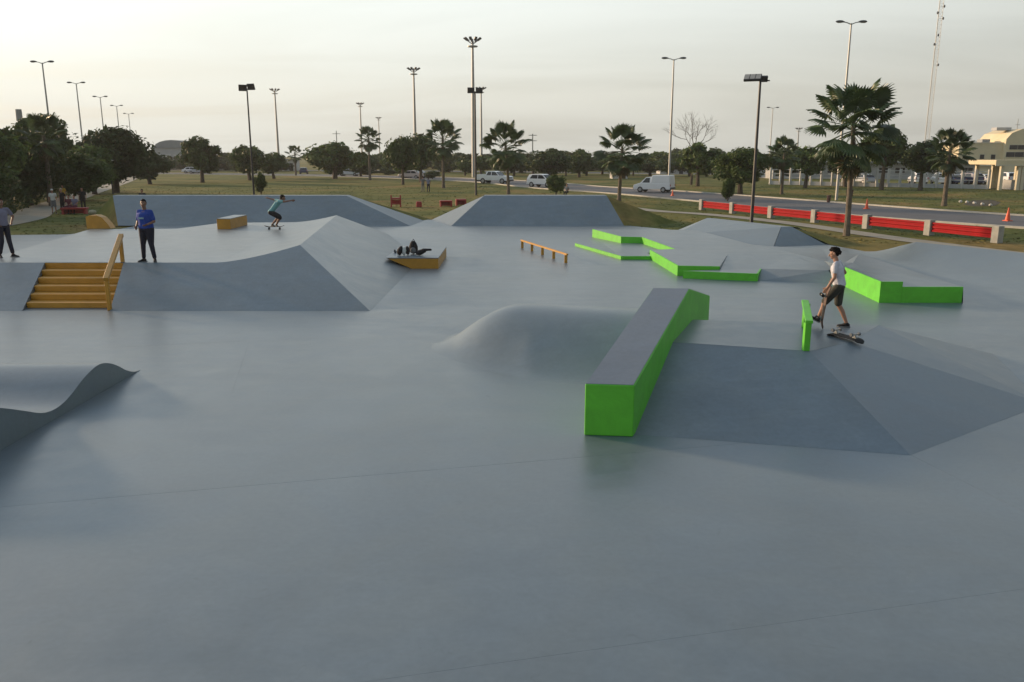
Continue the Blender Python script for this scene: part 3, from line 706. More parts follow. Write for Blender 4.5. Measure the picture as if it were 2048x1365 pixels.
# big trees at the left
BT = [(-30, 238, 445, 190, 0, .16, 58, 'dark leafy tree at the far left edge of the photo'),
      (22, 246, 440, 120, 1, .10, 66, 'dark dense tree left of the tall rounded crown'),
      (100, 226, 420, 112, 0, .42, 72, 'tall tree with a rounded crown above the left group of people'),
      (60, 290, 420, 150, 1, .06, 68, 'low dark tree filling in under the tall rounded crown'),
      (165, 300, 400, 130, 0, .05, 76, 'bushy dark green tree behind the seated group'),
      (232, 245, 385, 148, 1, .12, 92, 'broad dark domed tree beside the left path'),
      (190, 285, 395, 110, 2, .1, 88, 'lighter green tree in front of the broad domed one'),
      (-60, 300, 420, 160, 1, .03, 50, 'dark shrubby tree at the left border'),
      (300, 292, 365, 90, 1, .1, 120, 'dark tree right of the broad domed tree'),
      (405, 265, 352, 92, 0, .16, 128, 'rounded tree with a parked car under it on the left'),
      (500, 280, 352, 90, 3, .14, 140, 'light green round tree behind the left floodlight pole'),
      (548, 300, 352, 66, 0, .14, 150, 'small dark tree right of the light green round one'),
      (670, 277, 350, 112, 0, .1, 150, 'wide dark tree left of the palm at the roundabout'),
      (722, 298, 350, 60, 1, .1, 165, 'small tree behind the roundabout palm'),
      (806, 264, 372, 66, 0, .2, 118, 'tree with thin trunk left of the bushy palm'),
      (842, 256, 365, 84, 1, .2, 130, 'dark full tree behind the bushy palm'),
      (1100, 290, 362, 90, 1, .1, 150, 'dark tree behind the white car'),
      (1158, 293, 362, 70, 0, .1, 160, 'tree between the white car and the middle palm'),
      (1480, 292, 392, 120, 2, .18, 88, 'leafy fresh green tree right of the white van'),
      (1395, 278, 372, 90, 0, .2, 112, 'dark tree under the bare branches'),
      (1560, 292, 376, 80, 1, .2, 120, 'dark tree behind the small palm by the white fence'),
      (1610, 286, 382, 88, 0, .26, 106, 'spreading tree before the white fence'),
      (1762, 240, 384, 96, 0, .3, 100, 'tall dark tree right behind the large palm'),
      (1840, 276, 384, 98, 1, .3, 98, 'dark spreading tree left of the right hand palm'),
      (1690, 300, 384, 80, 1, .3, 110, 'dark tree behind the trunk of the large palm')]
for u, vt, vb, wpx, ci, lowf, D, lab in BT:
    cm = CR_BIG[min(ci, 2)] if D < 100 else CR_MID[ci]
    if D < 100: cm = CR_BIG[ci]
    tree_px(u, vt, vb, wpx * 1.14, cm, lowf, lab, None, D)
# hedge-like undergrowth at the left border: nobody could count it
rr = random.Random(5)
V = []; Fs = []
for i in range(26000):
    x = rr.uniform(0, 1); D = 46 + 60 * x; u = -120 + rr.random() ** .8 * 400 * (1 - .1 * x)
    xx = -29.5 - (D - 30) * .08 - rr.random() ** 1.5 * 20 - (D - 50) * .34 * (D > 50)
    hgt = 3.8 * (0.4 + .6 * noise.noise(Vector((xx * .35, D * .35, 0))) ) + 1.2
    z = rr.random() ** .7 * max(.5, hgt) * min(1, (-29.0 - (D - 30) * .08 - (D - 50) * .34 * (D > 50) - xx) / 1.2 + .15)
    nn = Vector((rr.gauss(0, 1), rr.gauss(-.5, 1), rr.gauss(.5, 1))).normalized(); a = nn.orthogonal().normalized(); b = nn.cross(a); s = rr.uniform(.08, .22)
    k = len(V); p = Vector((xx, D, z)); V += [p - a * s, p + b * s * .5, p + a * s, p - b * s * .5]; Fs.append((k, k + 1, k + 2, k + 3))
o = link('undergrowth', mesh('undergrowth', V, Fs, M['leaf_dark'])); tag(o, 'dark undergrowth along the left path', 'shrubs', None, 'stuff')

# far treeline
kinds = ['distant tree in the line of trees at the horizon']
prof = [(300, 300), (360, 306), (450, 300), (480, 300), (545, 322), (600, 322), (640, 306), (700, 300), (760, 298), (860, 296), (930, 297), (1000, 292), (1060, 296), (1100, 290), (1150, 292), (1200, 298), (1300, 297), (1350, 290), (1420, 288), (1480, 293), (1540, 292), (1600, 292), (1660, 290), (1760, 290), (1850, 292), (1900, 300), (2048, 310)]
def pv(u):
    for (a, x), (b, y) in zip(prof, prof[1:]):
        if a <= u <= b: return x + (y - x) * (u - a) / (b - a)
    return 300
rr = random.Random(11)
u = 296
while u < 2140:
    D = rr.uniform(200, 270); 
    wv_ = rr.uniform(40, 74)
    H = topz(D, pv(min(u, 2047)) + rr.uniform(-5, 9))
    if not (560 < u < 640):
        tree(at(u, D), max(H, 3.5), wv_ * D / F * 1.15, CR_FAR[rr.randrange(4)], max(H, 3.5) * .01, kinds[0], 'trees along the horizon', rz=rr.uniform(0, 6))
    u += wv_ * .36
u = 930
while u < 1900:
    D = rr.uniform(158, 185); wv_ = rr.uniform(46, 80); H = topz(D, pv(u) + rr.uniform(4, 22))
    tree(at(u, D), max(H, 3), wv_ * D / F, CR_FAR[rr.randrange(4)], max(H, 3) * .2, 'tree standing in front of the horizon trees beyond the road', 'trees beyond the road', rz=rr.uniform(0, 6))
    u += rr.uniform(24, 42)
# low hedge at the roundabout and small shrubs
def shrub(u, vb, vt, wpx, label, cm=None, D=None, name='shrub'):
    p = W(u, vb) if D is None else at(u, D)
    D = p.y; H = topz(D, vt); e = empty(name, (p.x, p.y, -.06), random.uniform(0, 6), label, 'shrub')
    mb = MB()
    for k in range(5):
        a = k * 1.3; mb.tube([(0, 0, 0), (math.cos(a) * .12 * H, math.sin(a) * .12 * H, .3 * H), (math.cos(a) * .25 * H, math.sin(a) * .25 * H, .7 * H)], [.03, .02, .008], 5)
    mb.obj('stem', M['bark'], e)
    c = link('foliage', cm or CR_MID[0], e); c.location = (0, 0, H * .06); c.scale = (wpx * D / F / 2, wpx * D / F / 2, H / 1.55)
    return e
shrub(522, 388, 343, 32, 'round green bush beside the left floodlight pole', CR_MID[0])
shrub(1112, 389, 346, 46, 'loose green sapling bush behind the trapezoid bank', CR_MID[3])
shrub(672, 352, 331, 46, 'low hedge at the left end of the roundabout', CR_MID[1])
shrub(865, 358, 341, 44, 'low green bush behind the standing couple', CR_MID[0])
shrub(1455, 402, 352, 34, 'small leafy sapling right of the white van', CR_MID[3])
for k, (u, lab) in enumerate(((700, 'left'), (735, 'second'), (775, 'third'), (812, 'right'))):
    shrub(u, 350, 334, 52, 'dark clipped hedge length at the roundabout, %s of four' % {'left': 'leftmost', 'second': 'second from left', 'third': 'third from left', 'right': 'rightmost'}[lab], CR_FAR[0])

# bare tree
def bare_tree():
    rr = random.Random(3); D = 118; p = at(1382, D); e = empty('bare_tree', (p.x, p.y, -.06), 0, 'leafless tree with thin branches rising above the treeline', 'tree')
    H = topz(D, 219); mb = MB()
    mb.tube([(0, 0, 0), (.1, 0, H * .3), (.25, 0, H * .48)], [.20, .15, .11], 7); mb.obj('trunk', M['postconc'] if False else M['bark'], e)
    mb = MB()
    def br(p, d, l, r, n):
        q = p + d * l; mid = p.lerp(q, .5) + Vector((rr.gauss(0, .06), rr.gauss(0, .06), rr.gauss(0, .04))) * l
        mb.tube([p, mid, q], [r, r * .8, r * .6], 5, caps=False)
        if n:
            for k in range(3 if n > 1 else 3):
                dd = (d + Vector((rr.gauss(0, .55), rr.gauss(0, .45), rr.gauss(.12, .28)))).normalized(); br(q if k else p.lerp(q, .6), dd, l * rr.uniform(.55, .85), r * .6, n - 1)
    for d0 in ((-.6, 0, .8), (.15, .1, 1), (.62, -.1, .8), (-.15, .3, .9)):
        br(Vector((.25, 0, H * .46)), Vector(d0).normalized(), H * .185, .065, 4)
    mb.obj('branches', M['bark'], e)
bare_tree()

# fan palms: each fan leaf is a part
def frond_mesh(m, seed, nl=15, pet=1.12, blade=.66, droop=.35):
    rr = random.Random(seed); V = []; Fs = []
    # petiole
    w = .018
    for k in range(3):
        s = k / 2; z = -droop * .25 * (s * pet) ** 2; V += [(-w * (1 - .4 * s), s * pet, z), (w * (1 - .4 * s), s * pet, z), (0, s * pet, z - w * 1.5)]
    for k in range(2):
        a = 3 * k; Fs += [(a, a + 1, a + 4, a + 3), (a + 1, a + 2, a + 5, a + 4), (a + 2, a, a + 3, a + 5)]
    z0 = -droop * .25 * pet ** 2
    for k in range(nl):
        th = (k / (nl - 1) - .5) * R(250); L1 = blade * (1 - .16 * abs(k / (nl - 1) - .5) * 2) * rr.uniform(.88, 1.05)
        dx, dy = math.sin(th), math.cos(th); px, py = dy, -dx
        w1 = .040; w2 = .056; fold = .03
        def P3(s, off, lift): 
            r = s * L1; return (dx * r + px * off, pet + dy * r + py * off, z0 - droop * .55 * (r ** 2) - .12 * s * s + lift)
        b = len(V)
        V += [P3(0, 0, 0), P3(.66, -w2, -fold), P3(.66, 0, fold * .2), P3(.66, w2, -fold), P3(1, -.004, -.04 * rr.random()), P3(1, .004, -.05)]
        Fs += [(b, b + 2, b + 1), (b, b + 3, b + 2), (b + 1, b + 2, b + 5, b + 4), (b + 2, b + 3, b + 5)]
    return mesh('frond', V, Fs, m)
FR = [frond_mesh(M['frond'], s, 22 + s % 3, droop=.25 + .1 * s) for s in range(4)]
FRD = [frond_mesh(M['dryfrond'], 30 + s, 11, droop=.8) for s in range(2)]
def palm(pos, H, Wd, label, n=34, dead=8, rz=0, lean=(.0, .0), r0=.17, name='fan_palm', size=None, seed=1, dense=1.0):
    rr = random.Random(seed); e = empty(name, (pos[0], pos[1], -.06), rz, label, 'palm tree')
    cw = size or Wd / 2 / 1.62      # unit frond is about 1.65 long
    hc = H - cw * 1.45
    top = Vector((lean[0], lean[1], hc)); mb = MB()
    pts = [Vector((lean[0] * (s ** 1.6), lean[1] * (s ** 1.6), hc * s)) for s in [i / 9 for i in range(10)]]
    rads = [r0 * (1.25 if i == 0 else 1.0 - .35 * i / 9) * (1 + .05 * (i % 2)) for i in range(10)]
    mb.tube(pts + [top + Vector((0, 0, .25))], rads + [r0 * .5], 10); mb.obj('trunk', M['palmbark'], e, smooth=True)
    for k in range(n + dead):
        if k < n:
            f = (k + .5) / n; el_ = R(84) - f * R(128) + rr.gauss(0, R(6)); mshp = FR[k % 4]; sc_ = cw * rr.uniform(.88, 1.08) * (.9 + .1 * math.sin(f * 3.1))
        else:
            el_ = R(-48 - rr.uniform(0, 32)); mshp = FRD[k % 2] if rr.random() < .6 else FR[k % 4]; sc_ = cw * rr.uniform(.7, .9)
        az = k * 2.39996 + rr.gauss(0, .15)
        fr = link('frond', mshp, e); fr.scale = (sc_,) * 3
        fr.location = top + Vector((0, 0, .1 - .35 * (k / (n + dead)) * cw))
        fr.rotation_euler = (Matrix.Rotation(az, 4, 'Z') @ Matrix.Rotation(el_, 4, 'X') @ Matrix.Rotation(rr.gauss(0, .25), 4, 'Y')).to_euler()
    return e
def palm_px(u, vt, vb, wpx, label, **k):
    p = W(u, vb); D = p.y; return palm(p, topz(D, vt), wpx * D / F, label, **k)
palm_px(1693, 166, 470, 178, 'large fan palm with a slim trunk beside the red guard rail', n=40, dead=12, r0=.145, lean=(-.12, 0), seed=3)
palm_px(1238, 250, 405, 104, 'shaggy fan palm just right of the trapezoid bank', n=36, dead=14, r0=.17, lean=(.15, 0), seed=4)
palm_px(1017, 246, 388, 92, 'fan palm behind the left part of the trapezoid bank', n=34, dead=12, r0=.17, lean=(-.3, 0), seed=5)
palm_px(887, 240, 376, 76, 'bushy fan palm right of the standing couple', n=34, dead=14, r0=.2, seed=6)
palm_px(740, 253, 360, 50, 'fan palm with a hanging skirt at the roundabout', n=30, dead=20, r0=.2, seed=7)
palm_px(592, 290, 351, 36, 'small distant fan palm left of centre', n=22, dead=6, r0=.2, seed=8)
palm_px(1888, 257, 411, 92, 'fan palm in front of the cream building', n=38, dead=14, r0=.19, seed=9)
palm_px(1563, 275, 388, 66, 'narrow fan palm before the white fence', n=30, dead=12, r0=.16, seed=10)

palm(at(104, 67), topz(67, 228), 92 * 67 / F, 'fan palm with a brown skirt in front of the left trees', n=34, dead=22, r0=.2, seed=12)
# grass tufts on the lawns: uncountable
import numpy as np
rng = np.random.default_rng(4); n = 14000
uu = rng.uniform(-60, 2110, n); Dn = 38 + 75 * rng.random(n) ** 1.3
dc = Dn * math.cos(PITCH) + .8; xs = (uu - 1024) / F * dc
def inside(x, y, poly):
    c = np.zeros(len(x), bool); j = len(poly) - 1
    for i in range(len(poly)):
        xi, yi = poly[i]; xj, yj = poly[j]
        with np.errstate(divide='ignore', invalid='ignore'):
            c ^= ((yi > y) != (yj > y)) & (x < (xj - xi) * (y - yi) / (yj - yi + 1e-12) + xi)
        j = i
    return c
keep = ~inside(xs, Dn, FLOOR)
rd = [p for p in smooth_path(ROAD)]
for p in rd: keep &= (xs - p.x) ** 2 + (Dn - p.y) ** 2 > 5.6 ** 2
keep &= ~((Dn > 46.5) & (Dn < 51.5) & (xs > -23) & (xs < 7))
for q in PATHPTS: keep &= (xs - q.x) ** 2 + (Dn - q.y) ** 2 > 2.0
xs = xs[keep]; Dn = Dn[keep]; n = len(xs)
h = rng.uniform(.02, .05, n); a = rng.uniform(0, 6.28, n); wdt = rng.uniform(.05, .14, n)
P0 = np.stack([xs - np.cos(a) * wdt, Dn - np.sin(a) * wdt, np.full(n, -.06)], 1); P1 = np.stack([xs + np.cos(a) * wdt, Dn + np.sin(a) * wdt, np.full(n, -.06)], 1)
P2 = np.stack([xs + rng.normal(0, .05, n), Dn + rng.normal(0, .05, n), -.06 + h], 1)
co = np.stack([P0, P1, P2], 1).reshape(-1, 3)
me = bpy.data.meshes.new('grass_tufts'); me.from_pydata(co.tolist(), [], np.arange(3 * n).reshape(-1, 3).tolist()); me.materials.append(M['grass'])
o = link('grass_tufts', me); tag(o, 'short dry grass on the lawns around the skatepark', 'grass', None, 'stuff')

# ------------------------------------------------------------------ poles and masts
def cobra(u, vt, D, label, group='tall double arm street lights'):
    p = at(u, D); z = topz(D, vt)
    # plumb pole: the base lies under the lamp in the real world
    dcz = D * math.cos(PITCH) + (CH - z) * math.sin(PITCH); x = (u - 1024) / F * dcz
    e = empty('street_light', (x, D, -.06), 0, label, 'street light', group)
    MB().tube([(0, 0, 0), (0, 0, z * .5), (0, 0, z - .1)], [.14, .11, .07], 8).obj('pole', M['steel'], e, smooth=True)
    for s in (-1, 1):
        MB().tube([(0, 0, z - .2), (s * .35, 0, z - .06), (s * .65, 0, z)], [.05, .045, .04], 6).obj('arm', M['steel'], e)
        m = MB(); m.hull([((s * .62, 0, z), (.08, .09, .05)), ((s * 1.02, 0, z + .05), (.36, .18, .11)), ((s * 1.28, 0, z + .03), (.10, .1, .06))], 8)
        h = m.obj('lamp_head', M['lampgrey'], e, smooth=True)
        MB().hull([((s * 1.03, 0, z - .04), (.26, .13, .05))], 8).obj('lens', M['lampglass'], h)
for u, vt, D, lab in ((84, 123, 98, 'tall double arm street light, leftmost in the photo'), (152, 165, 126, 'double arm street light, second from the left edge'), (200, 193, 153, 'double arm street light above the broad domed tree'),
                      (233, 211, 180, 'double arm street light, fourth from the left edge'), (257, 227, 212, 'smallest double arm street light of the left row'),
                      (1348, 116, 95, 'double arm street light beside the white van'), (1703, 43, 76, 'tallest double arm street light above the large palm'), (1546, 215, 187, 'distant double arm street light right of the dark floodlight pole')):
    cobra(u, vt, D, lab)
def flood(u, vt, vb, label, heads, D=None):
    p = W(u, vb); D = p.y; z = topz(D, vt)
    e = empty('floodlight_pole', (p.x, D, -.06), 0, label, 'floodlight', 'dark floodlight poles around the skatepark')
    MB().tube([(0, 0, 0), (0, 0, z * .5), (0, 0, z)], [.11, .09, .07], 8).obj('pole', M['darksteel'], e, smooth=True)
    MB().bar((-.55, 0, z - .1), (.55, 0, z - .1), .07, .07).obj('crossbar', M['darksteel'], e)
    for (hx, hz, yaw, tilt, w_, h_) in heads:
        Mx = Matrix.Translation((hx, 0, z + hz)) @ Matrix.Rotation(yaw, 4, 'Z') @ Matrix.Rotation(tilt, 4, 'X')
        m = MB(); m.box((0, 0, 0), (w_, .16, h_), Mx)
        hd = m.obj('lamp_head', M['darksteel'], e, bevel=.02)
        for q in range(3):
            MB().box(((q - 1) * w_ / 3, -.085, 0), (w_ / 3 * .86, .02, h_ * .86), Mx).obj('lens', M['lampglass'], hd)
flood(508, 176, 389, 'dark floodlight pole with two square lamp heads left of centre', [(-.42, .05, R(200), R(-20), .82, .62), (.42, .15, R(160), R(-20), .82, .62)])
flood(952, 182, 390, 'dark floodlight pole standing behind the trapezoid bank', [(-.42, .1, R(190), R(-10), .68, .55), (.42, .08, R(170), R(-10), .68, .55)])
flood(1503, 156, 443, 'dark floodlight pole at the right with pale undersides on its lamps', [(-.45, .06, R(-25), R(-52), .98, .55), (.22, .0, R(170), R(-30), .4, .35)])
def crown_mast(u, vt, D, label):
    z = topz(D, vt); dcz = D * math.cos(PITCH) + (CH - z) * math.sin(PITCH); x = (u - 1024) / F * dcz
    e = empty('high_mast', (x, D, -.06), 0, label, 'light mast', 'high masts with a crown of floodlights')
    MB().tube([(0, 0, 0), (0, 0, z * .5), (0, 0, z - .6)], [.42, .32, .20], 10).obj('pole', M['steel'], e, smooth=True)
    m = MB(); m.tube([(0, 0, z - 1.55), (0, 0, z - 1.35)], [.95, .95], 14); m.obj('service_ring', M['steel'], e)
    for k in range(9):
        a = 6.283 * k / 9 + .3; r0_, r1_ = .35, 1.15
        m = MB(); m.tube([(math.cos(a) * .2, math.sin(a) * .2, z - 1.0), (math.cos(a) * r1_, math.sin(a) * r1_, z - .35)], .04, 5); m.obj('arm', M['darksteel'], e)
        Mx = Matrix.Translation((math.cos(a) * 1.35, math.sin(a) * 1.35, z - .2)) @ Matrix.Rotation(a, 4, 'Z') @ Matrix.Rotation(R(-35), 4, 'Y')
        MB().box((0, 0, 0), (.75, .5, .22), Mx).obj('lamp_head', M['lampgrey'], e, bevel=.03)
for u, vt, D, lab in ((945, 76, 160, 'tallest light mast with a crown of lamps near the middle'), (827, 136, 213, 'light mast with a crown of lamps left of the tallest one'), (549, 178, 276, 'distant light mast just right of the left floodlight pole'),
                      (720, 206, 348, 'distant light mast above the roundabout palm'), (757, 235, 470, 'farthest small light mast right of the roundabout palm'), (962, 175, 262, 'slim light mast right behind the tallest one'), (1598, 256, 380, 'tiny distant light mast left of the large palm')):
    crown_mast(u, vt, D, lab)
# lattice mast
D = 200; zt = 46; zb = 0; e = empty('lattice_mast', (W(1846, 345, 0).normalized().x * 0 + (1846 - 1024) / F * (D * math.cos(PITCH) + .8), D, -.06), 0, 'slender lattice radio mast with small antennas at the right', 'radio mast')
r_ = .55; m = MB()
cs = [(r_ * math.cos(a), r_ * math.sin(a)) for a in (R(90), R(210), R(330))]
for c in cs: m.tube([(c[0], c[1], 0), (c[0], c[1], zt)], .055, 5)
m.obj('legs', M['steel'], e)
m = MB(); h = 0; k = 0
while h < zt - .9:
    for i in range(3):
        a, b = cs[i], cs[(i + 1) % 3]; m.bar((a[0], a[1], h), (b[0], b[1], h + .9), .035, .035); m.bar((b[0], b[1], h + .9), (a[0], a[1], h + .9001), .03, .03) if False else m.bar((a[0], a[1], h), (b[0], b[1], h), .03, .03)
    h += .9
m.obj('bracing', M['steel'], e)
for hh, s in ((37.2, 1), (35.8, -1), (34.6, 1), (31.0, 0), (24.5, 1), (29, -1)):
    MB().hull([((s * .7, -.35, hh), (.22, .2, .34))], 8).obj('antenna', M['lampgrey'], e)
    MB().bar((0, 0, hh), (s * .7, -.35, hh), .06, .06).obj('bracket', M['steel'], e)
# thin antenna far right, utility pole, water tank stack
e = empty('antenna_pole', tuple(at(2022, 172)), 0, 'thin rooftop antenna beside the cream building', 'antenna'); MB().tube([(0, 0, 0), (0, 0, topz(172, 238))], [.14, .05], 6).obj('pole', M['steel'], e); MB().bar((-.5, 0, topz(172, 250)), (.5, 0, topz(172, 250)), .08, .08).obj('crossarm', M['steel'], e)
e = empty('utility_pole', tuple(at(676, 260)), 0, 'distant utility pole above the wide dark tree', 'utility pole'); MB().tube([(0, 0, 0), (0, 0, topz(260, 262))], [.18, .12], 6).obj('pole', M['postconc'], e); MB().bar((-1.2, 0, topz(260, 268)), (1.2, 0, topz(260, 268)), .15, .15).obj('crossarm', M['postconc'], e)
e = empty('utility_pole', tuple(at(1065, 230)), 0, 'utility pole with two crossarms right of the palm behind the bank', 'utility pole'); MB().tube([(0, 0, 0), (0, 0, topz(230, 268))], [.2, .15], 6).obj('pole', M['postconc'], e)
for q in (271, 282): MB().bar((-1.1, 0, topz(230, q)), (1.1, 0, topz(230, q)), .18, .18).obj('crossarm', M['postconc'], e)
e = empty('chimney_stack', tuple(at(54, 150)), 0, 'dark narrow tank tower rising behind the left trees', 'tower'); z_ = topz(150, 219)
MB().tube([(0, 0, 0), (0, 0, z_ - 2)], [.38, .38], 10).obj('shaft', M['roofgrey'], e); MB().tube([(0, 0, z_ - 2), (0, 0, z_)], [.55, .5], 10).obj('tank', M['roofgrey'], e)
# small park lamp on the left path
p = W(226, 388); e = empty('park_lamp', (p.x, p.y, -.06), 0, 'small park lamp with a flat white hood by the left path', 'park lamp'); z_ = topz(p.y, 320)
MB().tube([(0, 0, 0), (0, 0, z_)], [.07, .05], 6).obj('pole', M['darksteel'], e); MB().hull([((0, 0, z_), (.42, .42, .07))], 10).obj('hood', M['white'], e); MB().hull([((0, 0, z_ - .2), (.16, .16, .16))], 8).obj('lantern', M['lampglass'], e)

# ------------------------------------------------------------------ guard rail
PO = [(1404, 419), (1465, 426), (1542, 435), (1629, 444), (1733, 456), (1857, 469), (1993, 484)]
pts = [W(u, v, 0) for u, v in PO]
# even spacing along a gentle curve
e = empty('guard_rail', tuple(pts[0]), 0, 'red guard rail on grey concrete posts between the lawn and the road', 'guard rail')
o0 = pts[0]
for i, p in enumerate(pts):
    q = pts[min(i + 1, len(pts) - 1)] - pts[max(i - 1, 0)]; rz = math.atan2(q.y, q.x)
    pm = MB().box((0, 0, .335), (.40, .34, .79)).me('post', M['postconc'], bevel=.02); po = link('post', pm, e); po.location = p - o0; po.rotation_euler = (0, 0, rz)
    if i < len(pts) - 1:
        a = p - o0; b = pts[i + 1] - o0; dd = (b - a).normalized(); nn = Vector((dd.y, -dd.x, 0)); a = a + dd * .21; b = b - dd * .21
        # corrugated profile: (out, height)
        cs = [(0, .14), (.05, .16), (.05, .22), (0, .27), (0, .31), (.05, .36), (.05, .42), (0, .47), (0, .50), (.05, .54), (.05, .60), (0, .62)]
        V = []; n = len(cs)
        for q in (a, b):
            for off, zz in cs: V.append(q + nn * (off + .03) + Vector((0, 0, zz)))
        for q in (a, b):
            for off, zz in cs: V.append(q + nn * (off) + Vector((0, 0, zz)))
        Fs = []
        for k in range(n - 1): Fs += [(k, k + 1, n + k + 1, n + k), (2 * n + k, 3 * n + k, 3 * n + k + 1, 2 * n + k + 1)]
        Fs += [(0, n, 3 * n, 2 * n), (n - 1, 3 * n - 1, 4 * n - 1, 2 * n - 1)]
        link('rail', mesh('rail', V, Fs, M['redrail']), e)

# cones, stones, play pieces
def cone(u, vb, H, label):
    p = W(u, vb); e = empty('traffic_cone', (p.x, p.y, -.045), .3, label, 'traffic cone', 'orange cones along the road')
    MB().box((0, 0, .025), (H * .5, H * .5, .05)).obj('base', M['orangepl'], e, bevel=.01)
    MB().tube([(0, 0, .05), (0, 0, H * .45)], [H * .19, H * .125], 12).obj('body', M['orangepl'], e, smooth=True)
    MB().tube([(0, 0, H * .45), (0, 0, H * .65)], [H * .126, H * .085], 12).obj('band', M['orangepl'], e, smooth=True)
    MB().tube([(0, 0, H * .65), (0, 0, H)], [H * .085, H * .04], 12).obj('tip', M['orangepl'], e, smooth=True)
cone(1733, 417, .75, 'orange traffic cone beyond the red rail near the large palm'); cone(2015, 441, .82, 'orange traffic cone at the far right past the rail end'); cone(1345, 391, .62, 'orange traffic cone on the road right behind the white van')
for k, (u, v_) in enumerate(((1921, 404), (1934, 405), (1949, 407), (1965, 409), (1981, 411))):
    p = W(u, v_); lab = ['leftmost of the row', 'second from left', 'middle one', 'fourth from left', 'rightmost of the row'][k]
    m = MB(); m.hull([((0, 0, .07), (.17, .15, .10)), ((.05, .02, .12), (.10, .08, .09))], 8); me_ = m.me('white_stone', M['stone'], smooth=True)
    o = link('white_stone', me_); o.location = (p.x, p.y, -.06); o.rotation_euler = (0, 0, k); tag(o, 'whitewashed stone by the dark soil patch, ' + lab, 'stone', 'white stones by the soil patch')
def frame_play(u, vb, wpx, hpx, label, kind):
    p = W(u, vb); s = p.y / F; w_, h_ = wpx * s, hpx * s; e = empty('play_piece' if kind != 'bench' else 'bench', (p.x, p.y, -.06), .15, label, 'play equipment' if kind != 'bench' else 'bench')
    if kind == 'frame':
        for sx in (-1, 1):
            for sy in (-.25, .25): MB().bar((sx * w_ / 2, sy, 0), (sx * w_ / 2, sy, h_), .1, .1).obj('post', M['redplay'], e)
        MB().box((0, 0, h_ * .72), (w_, .5, .12)).obj('top_board', M['redplay'], e); MB().box((0, .2, h_ * .4), (w_, .06, h_ * .4)).obj('back_panel', M['redplay'], e)
        MB().box((0, 0, h_ * .28), (w_, .5, .07)).obj('seat', M['redplay'], e)
    elif kind == 'cube':
        MB().box((0, 0, h_ / 2), (w_, w_, h_)).obj('body', M['redplay'], e, bevel=.04); MB().box((0, 0, h_ + .02), (w_ * .8, w_ * .8, .04)).obj('lid', M['redplay'], e, bevel=.01)
    else:
        for sx in (-1, 1): MB().box((sx * w_ * .42, 0, h_ * .4), (.14, .5, h_ * .8)).obj('leg', M['redplay'], e)
        MB().box((0, 0, h_ * .86), (w_, .62, .12)).obj('seat', M['redplay'], e, bevel=.01); MB().box((0, .2, h_ * .4), (w_ * .8, .06, h_ * .6)).obj('panel', M['redplay'], e)
frame_play(792, 413, 18, 23, 'red open frame seat on the lawn, leftmost red piece', 'frame'); frame_play(838, 413, 11, 10, 'small red cube seat on the lawn', 'cube')
frame_play(892, 412, 24, 12, 'low red bench on the lawn right of the cube', 'bench'); frame_play(922, 410, 20, 13, 'red bench half hidden by the pale bank side', 'bench')
for u, vb, hpx, wpx, lab in ((1657, 404, 14, 8, 'brown litter bin left of the large palm trunk'), (1699, 391, 12, 14, 'brown crate seat right of the large palm trunk')):
    p = W(u, vb); s = p.y / F; e = empty('bin', (p.x, p.y, -.06), .2, lab, 'bin'); MB().tube([(0, 0, 0), (0, 0, hpx * s * .9)], [wpx * s * .42, wpx * s * .5], 10).obj('body', M['brown'], e); MB().tube([(0, 0, hpx * s * .9), (0, 0, hpx * s)], [wpx * s * .54, wpx * s * .5], 10).obj('rim', M['brown'], e)

# ------------------------------------------------------------------ buildings and fence at the right
def box_obj(name, c, s, m, parent, bevel=0): return MB().box(c, s).obj(name, m, parent, bevel=bevel)
D = 172; sx = (D * .976 + .8) / F
def ux(u): return (u - 1024) * sx
e = empty('cream_building', (ux(1990), D, -.06), 0, 'cream two storey building with dark ribbon windows at the right edge', 'building'); cx0 = ux(1990)
z1 = topz(D, 287); zr = topz(D, 277)
box_obj('wall', (ux(1945) - cx0 + 3.5, 6, z1 / 2), (ux(1996) - ux(1930) + 7, 12, z1), M['cream'], e)
box_obj('parapet', (ux(1945) - cx0 + 3.5, 6, z1 + .12), (ux(1996) - ux(1930) + 7.3, 12.3, .24), M['cream2'], e)
tw = MB(); zt_ = topz(D, 258); x0, x1 = ux(1998) - cx0, ux(2110) - cx0
tw.prism([(x0, 0), (x1, 0), (x1, zt_ + .5), (x0 + 3, zt_), (x0 + 1.0, zt_ - .8), (x0, zt_ - 2.0)], 'y', -1.0, 9); tw.obj('tower', M['cream'], e)
for (ua, va, ub, vb_, lab) in ((2001, 289, 2110, 300, None), (1994 + 2, 303, 2110, 315, None)):
    xa, xb = ux(ua) - cx0 + .3, ux(ub) - cx0 - .5; za, zb_ = topz(D, vb_), topz(D, va)
    f = box_obj('window', ((xa + xb) / 2, -1.02, (za + zb_) / 2), (xb - xa, .12, zb_ - za), M['cream2'], e)
    nP = 6
    for k in range(nP):
        w_ = (xb - xa - .3) / nP; box_obj('pane', (xa + .15 + w_ * (k + .5), -1.1, (za + zb_) / 2), (w_ - .08, .06, zb_ - za - .22), M['glass'], f)
for uc in (1959, 1981):
    x = ux(uc) - cx0; za, zb_ = topz(D, 318), topz(D, 309); f = box_obj('window', (x, -.03, (za + zb_) / 2), (1.15, .1, zb_ - za + .2), M['cream2'], e); box_obj('pane', (x, -.1, (za + zb_) / 2), (.85, .06, zb_ - za), M['glass'], f)
box_obj('ledge', (ux(1960) - cx0 + 3, -.25, topz(D, 331)), (12, .5, .25), M['cream2'], e)
box_obj('skylight', (ux(1975) - cx0, 3, z1 + .55), (1.6, 2, .7), M['roofgrey'], e)
